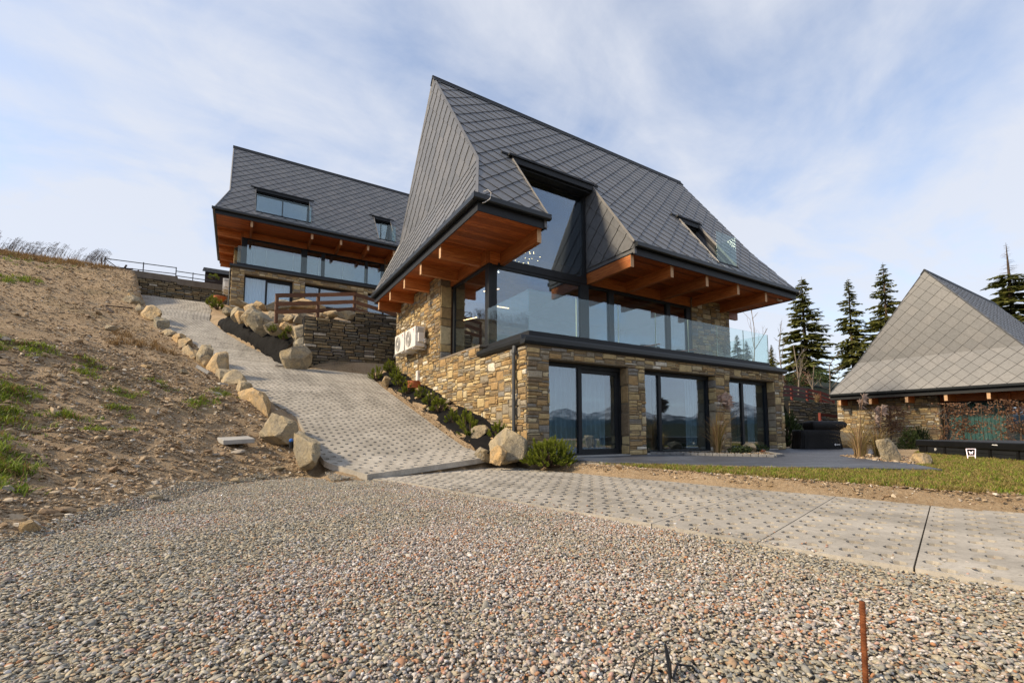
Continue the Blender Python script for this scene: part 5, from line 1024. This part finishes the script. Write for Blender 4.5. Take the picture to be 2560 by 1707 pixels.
def bare_tree(h, seed):
    rs = random.Random(seed); mb = MB()
    def grow(p, d, ln, r, lv):
        pts = [Vector(p)]; dd = Vector(d).normalized()
        for k in range(3): dd = (dd+Vector((rs.uniform(-.2, .2), rs.uniform(-.2, .2), .05))).normalized(); pts.append(pts[-1]+dd*ln/3)
        mb.tube(pts, [r, r*.85, r*.7, r*.5], 4 if lv else 6)
        if lv < 3:
            for k in range(5 if lv == 0 else 3):
                q = pts[rs.randint(1, 3)]; e = (dd*.5+Vector((rs.uniform(-1, 1), rs.uniform(-1, 1), rs.uniform(0, .8)))).normalized(); grow(q, e, ln*rs.uniform(.3, .5), r*.45, lv+1)
    grow((0, 0, -.3), (0, 0, 1), h, .07, 0); return mb.mesh('branches', 'bark_pale')
BTM = [bare_tree(4, 1101+i) for i in range(3)]
for i, (x, y, z, h, lb) in enumerate(((35.7, 12.9, 3.8, 4.6, 'bare pale sapling right of the balcony end'), (36.5, 12.4, 3.8, 5.0, 'tallest bare sapling before the full spruce'), (38.9, 11., 3.4, 3.2, 'bare sapling left of the right house roof'), (32.8, 14.4, 4.2, 6.0, 'bare tree seen through the balcony glass'), (37.6, 11.6, 3.6, 3.0, 'small bare sapling before the red fence'))):
    o = empty('bare_tree', (x, y, z), lb, 'tree', 'bare saplings between the houses', i); o.scale = (1, 1, h/4); lk('branches', BTM[i % 3], o)
for i in range(7): leafy((29+i*2.2, 13.5+.5*math.sin(i*3), 3.6+.25*i), 420, (1.3, .8, 1.5), .16, 'leaf_brown' if i % 2 else 'needle_dark', 1200+i, 'dense bush on the slope behind the red fence, %s from the left' % ORD[i], 'bushes on the slope')
# stone terrace wall between the houses
tw = empty('terrace_wall', (26.5, 8.0, .6), 'grey dry-stone terrace wall below the red fence', 'wall'); B(0, .06, 0, 7., .8, 2.1).build('core', 'dark', tw); P = Pieces(); stones(P, (0, .06, 0), 0, pack(7., 2.1, lambda u, v: True, 91, cw=.10, ch=.09, big=.2), 'stone_gabion', 92, (.02, .08), .14, .02); P.flush('stone', tw, (26.5, 8., .6), 'stone_gabion', 240)

# ------------------------------------------------------------------ planting bed on the patio
BK = [(3.95, .0), (4.35, -.75), (4.75, -1.35), (5.44, -2.45), (6.0, -2.35), (6.5, -1.85), (7.6, -.9), (7.75, -.05)]
tag(MB().prism([(x, y, .002) for x, y in BK][::-1], (0, 0, .03)).build('planting_bed', 'bark'), kind='structure')
bk = empty('bed_edging', (0, 0, 0), 'low grey edging of small stones round the planting bed', 'edging')
pts = np.array(BK); l = np.r_[0, np.cumsum(np.linalg.norm(np.diff(pts, axis=0), axis=1))]; tt = np.arange(0, l[-1]-.1, .17)
for t in tt:
    p = [np.interp(t, l, pts[:, i]) for i in (0, 1)]; q = [np.interp(t+.16, l, pts[:, i]) for i in (0, 1)]; MB().bar((*p, .03), (*q, .03), .09, .07).build('edging_stone', 'kerb', bk, bev=.01)
x, y = sample([(3.9, -.02), (4.7, -1.3), (5.4, -2.35), (6.4, -1.8), (7.6, -.9), (7.7, -.05)], 160); n = len(x); s = RNG.uniform(.012, .03, n); scatter('bed_mulch', np.stack([x, y, np.full(n, .035)], 1), euler_arr(n, .4), np.stack([s*1.3, s, s*.6], 1), PHS+PG, 'bark chips and pebbles in the planting bed', 'mulch')
x, y = sample([(5.35, -5.1), (6.1, -4.15), (7.4, -3.0), (8.6, -3.2), (8.2, -4.3), (7.2, -4.75)], 140); n = len(x); s = RNG.uniform(.02, .055, n); scatter('patio_cobbles', np.stack([x, y, np.full(n, .0)], 1), euler_arr(n, .4), np.stack([s*1.3, s, s*.7], 1), PHS, 'pale cobbles round the patio rocks', 'cobbles')

# ------------------------------------------------------------------ covered grill, hot tub, lit sign
def cover_mesh(secs, seed, nside=56):
    vs = []; fs = []
    for (z, x0, x1, y0, y1, rip) in secs:
        for k in range(nside):
            a = 2*math.pi*k/nside; c, s = math.cos(a), math.sin(a); e = .22; px = math.copysign(abs(c)**e, c); py = math.copysign(abs(s)**e, s)
            f = rip*(math.sin(k*1.9+seed)+.6*math.sin(k*.83+2*seed)); vs.append(((x0+x1)/2+px*((x1-x0)/2+f), (y0+y1)/2+py*((y1-y0)/2+f), z+rip*.3*math.sin(k*.7)))
    n = len(secs)
    for j in range(n-1):
        for k in range(nside): fs.append((j*nside+k, j*nside+(k+1) % nside, (j+1)*nside+(k+1) % nside, (j+1)*nside+k))
    fs.append(tuple(range((n-1)*nside, n*nside))); return vs, fs
bq = empty('covered_grill', (11.05, -.35, 0), 'barbecue grill under a black weather cover on the patio', 'grill', rz=math.atan2(-.64, 1.17))
MB().add(*cover_mesh([(0, -.02, 1.42, 0, .62, .022), (.2, .0, 1.40, .01, .61, .018), (.45, .02, 1.38, .02, .60, .012), (.62, .0, 1.40, .0, .62, .004), (.66, .02, 1.38, .02, .6, .002)], 1.)).build('cover_skirt', 'cover', bq, smooth=True)
MB().add(*cover_mesh([(.60, .42, 1.36, .06, .58, .008), (.70, .42, 1.46, .02, .60, .006), (.76, .40, 1.62, .0, .62, .004), (.86, .40, 1.66, .0, .62, .004), (.94, .41, 1.62, .05, .58, .004), (.97, .5, 1.4, .12, .5, .003)], 2.)).build('cover_hood', 'cover', bq, smooth=True)
lg = MB(); lg.prism([(1.08, -.032, .16), (1.12, -.032, .20), (1.13, -.032, .185), (1.11, -.032, .16), (1.13, -.032, .135), (1.12, -.032, .12)], (0, -.004, 0)); lg.build('logo_mark', 'white_paint', bq)
for k in range(8): B(1.145+k*.018, -.036, .148, 1.158+k*.018, -.032, .168+.004*(k % 3)).build('logo_letter', 'white_paint', bq)
ta = math.atan2(2.7, 3.02); ht = empty('hot_tub', (8.5, -6.33, -.05), 'long low black hot tub with cover beside the lawn', 'hot tub', rz=ta)
B(0, -2.1, 0, 4.9, -.04, .25).build('body', 'tub', ht); B(-.03, -2.16, .23, 4.95, .02, .41).build('cover', 'tub', ht, bev=.025)
for x in (.05, .92, 1.80, 2.68, 3.56, 4.44): B(x, -.05, 0, x+.06, 0, .235).build('post', 'dark', ht)
for x in (.11, .98, 1.86, 2.74, 3.62):
    for k in range(2): B(x+.03, -.042, .03+k*.105, x+.78, -.018, .125+k*.105).build('side_panel', 'anthracite', ht)
for k in range(9): B(1.65-k*.020, .0205, .335, 1.664-k*.020, .026, .352+.008*(k % 2)).build('brand_letter', 'white_paint', ht)
MB().disc((4.0, -.02, .15), (0, 1, 0), 0, .04, .02, 14).build('valve_cap', 'plastic_grey', ht)
sg = empty('lit_sign', (9.33, -4.93, -.05), 'small glowing trapezoid sign with a W before the hot tub', 'sign', rz=-.5)
fr2 = [(-.09, 0, .02), (-.115, 0, .25), (.115, 0, .25), (.09, 0, .02)]
for a, b in ((0, 1), (1, 2), (2, 3)): MB().bar(fr2[a], fr2[b], .010, .010).build('light_tube', 'neon', sg)
MB().bar((-.098, 0, .09), (.098, 0, .09), .009, .009).build('light_tube', 'neon', sg)
MB().prism([(-.085, .012, .095), (.085, .012, .095), (.105, .012, .24), (-.105, .012, .24)], (0, .01, 0)).build('back_plate', 'dark', sg)
Wp = [(-.045, 0, .195), (-.022, 0, .135), (0, 0, .18), (.022, 0, .135), (.045, 0, .195)]
wmk = MB()
for a, b in zip(Wp[:-1], Wp[1:]): wmk.bar(a, b, .010, .010)
wmk.build('letter', 'neon', sg)
# trained trees on frames
def espalier(a, b, z0, z1, seed, label):
    a, b = Vector(a), Vector(b); o = empty('trained_tree', a, label, 'tree', 'trained trees on cane frames'); d = b-a; rs = random.Random(seed); fr3 = MB()
    at_ = lambda u, z: d*u+Vector((0, 0, z))
    MB().tube([at_(.5, -z0-.1), at_(.5, z0), at_(.5, z1)], [.035, .03, .015], 7).build('trunk', 'bark', o)
    for u in (.12, .64, .88): MB().bar(at_(u, z0-.05), at_(u+rs.uniform(-.08, .08), z1+.06), .012).build('cane', 'blade_straw', o)
    for k in range(4): z = z0+(z1-z0)*(k+.5)/4; MB().bar(at_(-.04, z+rs.uniform(-.08, .08)), at_(1.04, z+rs.uniform(-.14, .14)), .011).build('cane', 'blade_straw', o)
    tw_ = MB()
    for k in range(44): u, z = rs.random(), rs.uniform(z0, z1); tw_.bar(at_(u, z), at_(u+rs.uniform(-.18, .18), z+rs.uniform(-.1, .25)), .010)
    tag(tw_.build('twigs', 'bark_pale', o), kind='stuff'); lf = MB()
    for k in range(2300):
        u = min(1.05, max(-.05, rs.gauss(.5, .26))); z = rs.uniform(z0-.03, z1+.05); c = at_(u, z)+Vector((rs.gauss(0, .05), rs.gauss(0, .05), 0)); n_ = Vector((rs.gauss(0, 1), rs.gauss(0, 1), rs.gauss(0, 1))).normalized(); p = n_.orthogonal().normalized(); q = n_.cross(p); w_ = rs.uniform(.035, .08)
        if noise.noise(Vector((u*5+seed, z*3, 1.))) < -.12: continue
        lf.add([c-p*w_*.6, c+q*w_*.4, c+p*w_*.6, c-q*w_*.4], [(0, 1, 2, 3)], rs.random())
    tag(lf.build('leaves', 'leaf_brown', o), kind='stuff'); return o
espalier((17.18, -.07, -.05), (18.51, -.87, -.05), .55, 1.66, 1301, 'brown-leaved trained tree left of the right house\'s window'); espalier((17.55, -2.04, -.05), (19.25, -3.08, -.05), .38, 1.70, 1302, 'brown-leaved trained tree in front of the green curtain'); espalier((18.01, -3.49, -.05), (19.62, -4.47, -.05), .35, 1.76, 1303, 'brown-leaved trained tree at the right picture edge')
# ------------------------------------------------------------------ small things
co = empty('conduit_coil', (-.42, 6.45, 2.06), 'orange coil of ribbed conduit on the planting strip', 'coil')
for k in range(5): MB().disc((0, 0, .03+.048*k), (0, 0, 1), .17+.01*(k % 2), .225+.012*(k % 2), .042, 24).build('winding', 'terracotta', co, smooth=False)
po = empty('flower_bowl', (-6.75, 25.9, 8.95), 'orange clay bowl by the uphill house corner', 'pot'); MB().tube([(0, 0, 0), (0, 0, .1), (0, 0, .28), (0, 0, .32)], [.16, .24, .36, .37], 18).build('bowl', 'terracotta', po, smooth=True); MB().disc((0, 0, .30), (0, 0, 1), 0, .33, .03, 18).build('soil', 'bark', po)
tag(B(-.27, -.22, 0, .27, .22, .085).build('concrete_slab', 'concrete', loc=(-5.56, 1.95, .40), bev=.006), 'flat grey concrete slab lying on the hillside near the boulders', 'slab').rotation_euler = (.12, -.05, .25)
for i, (x, y, z, r) in enumerate(((-6.5, 8.4, 2.45, 1.0), (-5.98, 6.6, 1.85, .3))): tag(B(-.1, -.24, 0, .1, .24, .1).build('concrete_block', 'concrete', loc=(x, y, z), bev=.006), ('long grey concrete block tipped beside the fifth ramp boulder', 'short grey block beside the fourth ramp boulder')[i], 'block').rotation_euler = (.5*(1-i), .2, r)
bb = empty('blue_cap', (-4.62, 1.5, .33), 'little round blue plastic cap on a stake at the foot of the second ramp boulder', 'lamp'); m = mat('blue_globe', (.02, .12, .45), .15, .6); MT['blue_globe'] = m  # round blue plastic cap on a stake, gives no light
bm = bmesh.new(); bmesh.ops.create_uvsphere(bm, u_segments=14, v_segments=10, radius=.045); me = bpy.data.meshes.new('globe'); bm.to_mesh(me); bm.free(); me.materials.append(m); g_ = lk('globe', me, bb, (0, 0, .10))
MB().tube([(0, 0, -.05), (0, 0, .09)], .04, 8).build('base', 'cable', bb)
rbm = empty('rebar', (-3.74, -7.80, -.3), 'rusty ribbed steel bar standing upright in the gravel', 'steel bar'); MB().tube([(0, 0, -.1), (.004, -.004, .34)], .0085, 10).build('core', 'rust', rbm, smooth=True)
rg = MB()
for k in range(36): rg.disc((.004*k/36, -.004*k/36, -.05+k*.0105), (.25, 0, 1), .007, .0102, .003, 10)
tag(rg.build('ribs', 'rust', rbm), kind='stuff')
tag(MB().tube([(-4.42, -7.38, -.23), (-4.40, -7.40, -.15), (-4.33, -7.42, -.12), (-4.36, -7.43, -.19), (-4.42, -7.44, -.21), (-4.35, -7.50, -.20), (-4.30, -7.44, -.11), (-4.29, -7.45, -.17), (-4.31, -7.47, -.22), (-4.24, -7.44, -.19), (-4.19, -7.46, -.20), (-4.18, -7.52, -.25)], .0045, 8).build('electric_cable', 'cable', smooth=True), 'loop of black cable sticking out of the gravel', 'cable')
# lounge furniture on the balcony
for i, (x, lb) in enumerate(((5.9, 'left grey lounge seat on the balcony'), (7.7, 'right grey lounge seat on the balcony'))):
    o = empty('lounge_seat', (x, 1.6, 2.9), lb, 'seat', 'lounge seats on the balcony'); B(0, -.35, .12, .9, .4, .34).build('cushion', 'fabric_grey', o, bev=.04); B(0, .4, .12, .9, .52, .62).build('backrest', 'fabric_grey', o, bev=.04)
    for (a, b) in ((.03, -.32), (.84, -.32), (.03, .46), (.84, .46)): B(a, b, 0, a+.04, b+.04, .12).build('leg', 'dark', o)
    MB().bar((-.03, -.36, .48), (-.03, .5, .52), .05, .03).build('armrest', 'wood_x', o)
tag(MB().bar((-7.35, 11.0, 3.12), (-7.1, 11.1, 3.14), .05, .02).build('dark_offcut', 'dark'), 'thin dark board lying left of the sixth ramp boulder', 'board')
tag(MB().bar((-3.9, 11.25, 3.16), (-4.35, 11.15, 3.15), .09, .02).build('dark_board', 'wood_dark'), 'dark board lying flat on the ramp near the wedge-shaped boulder', 'board')
for i, (a, b) in enumerate((((-11.0, 19.2, 0), (-10.55, 18.2, 0)), ((-11.0, 19.2, .05), (-10.1, 19.8, .05)))):
    za, zb = float(ground(a[0], a[1]))+.06+a[2], float(ground(b[0], b[1]))+.04+b[2]; tag(MB().bar((a[0], a[1], za), (b[0], b[1], zb), .06, .05).build('timber_stick', 'wood_dark'), ('brown stick lying down the upper hillside', 'brown stick lying across the upper hillside')[i], 'stick')
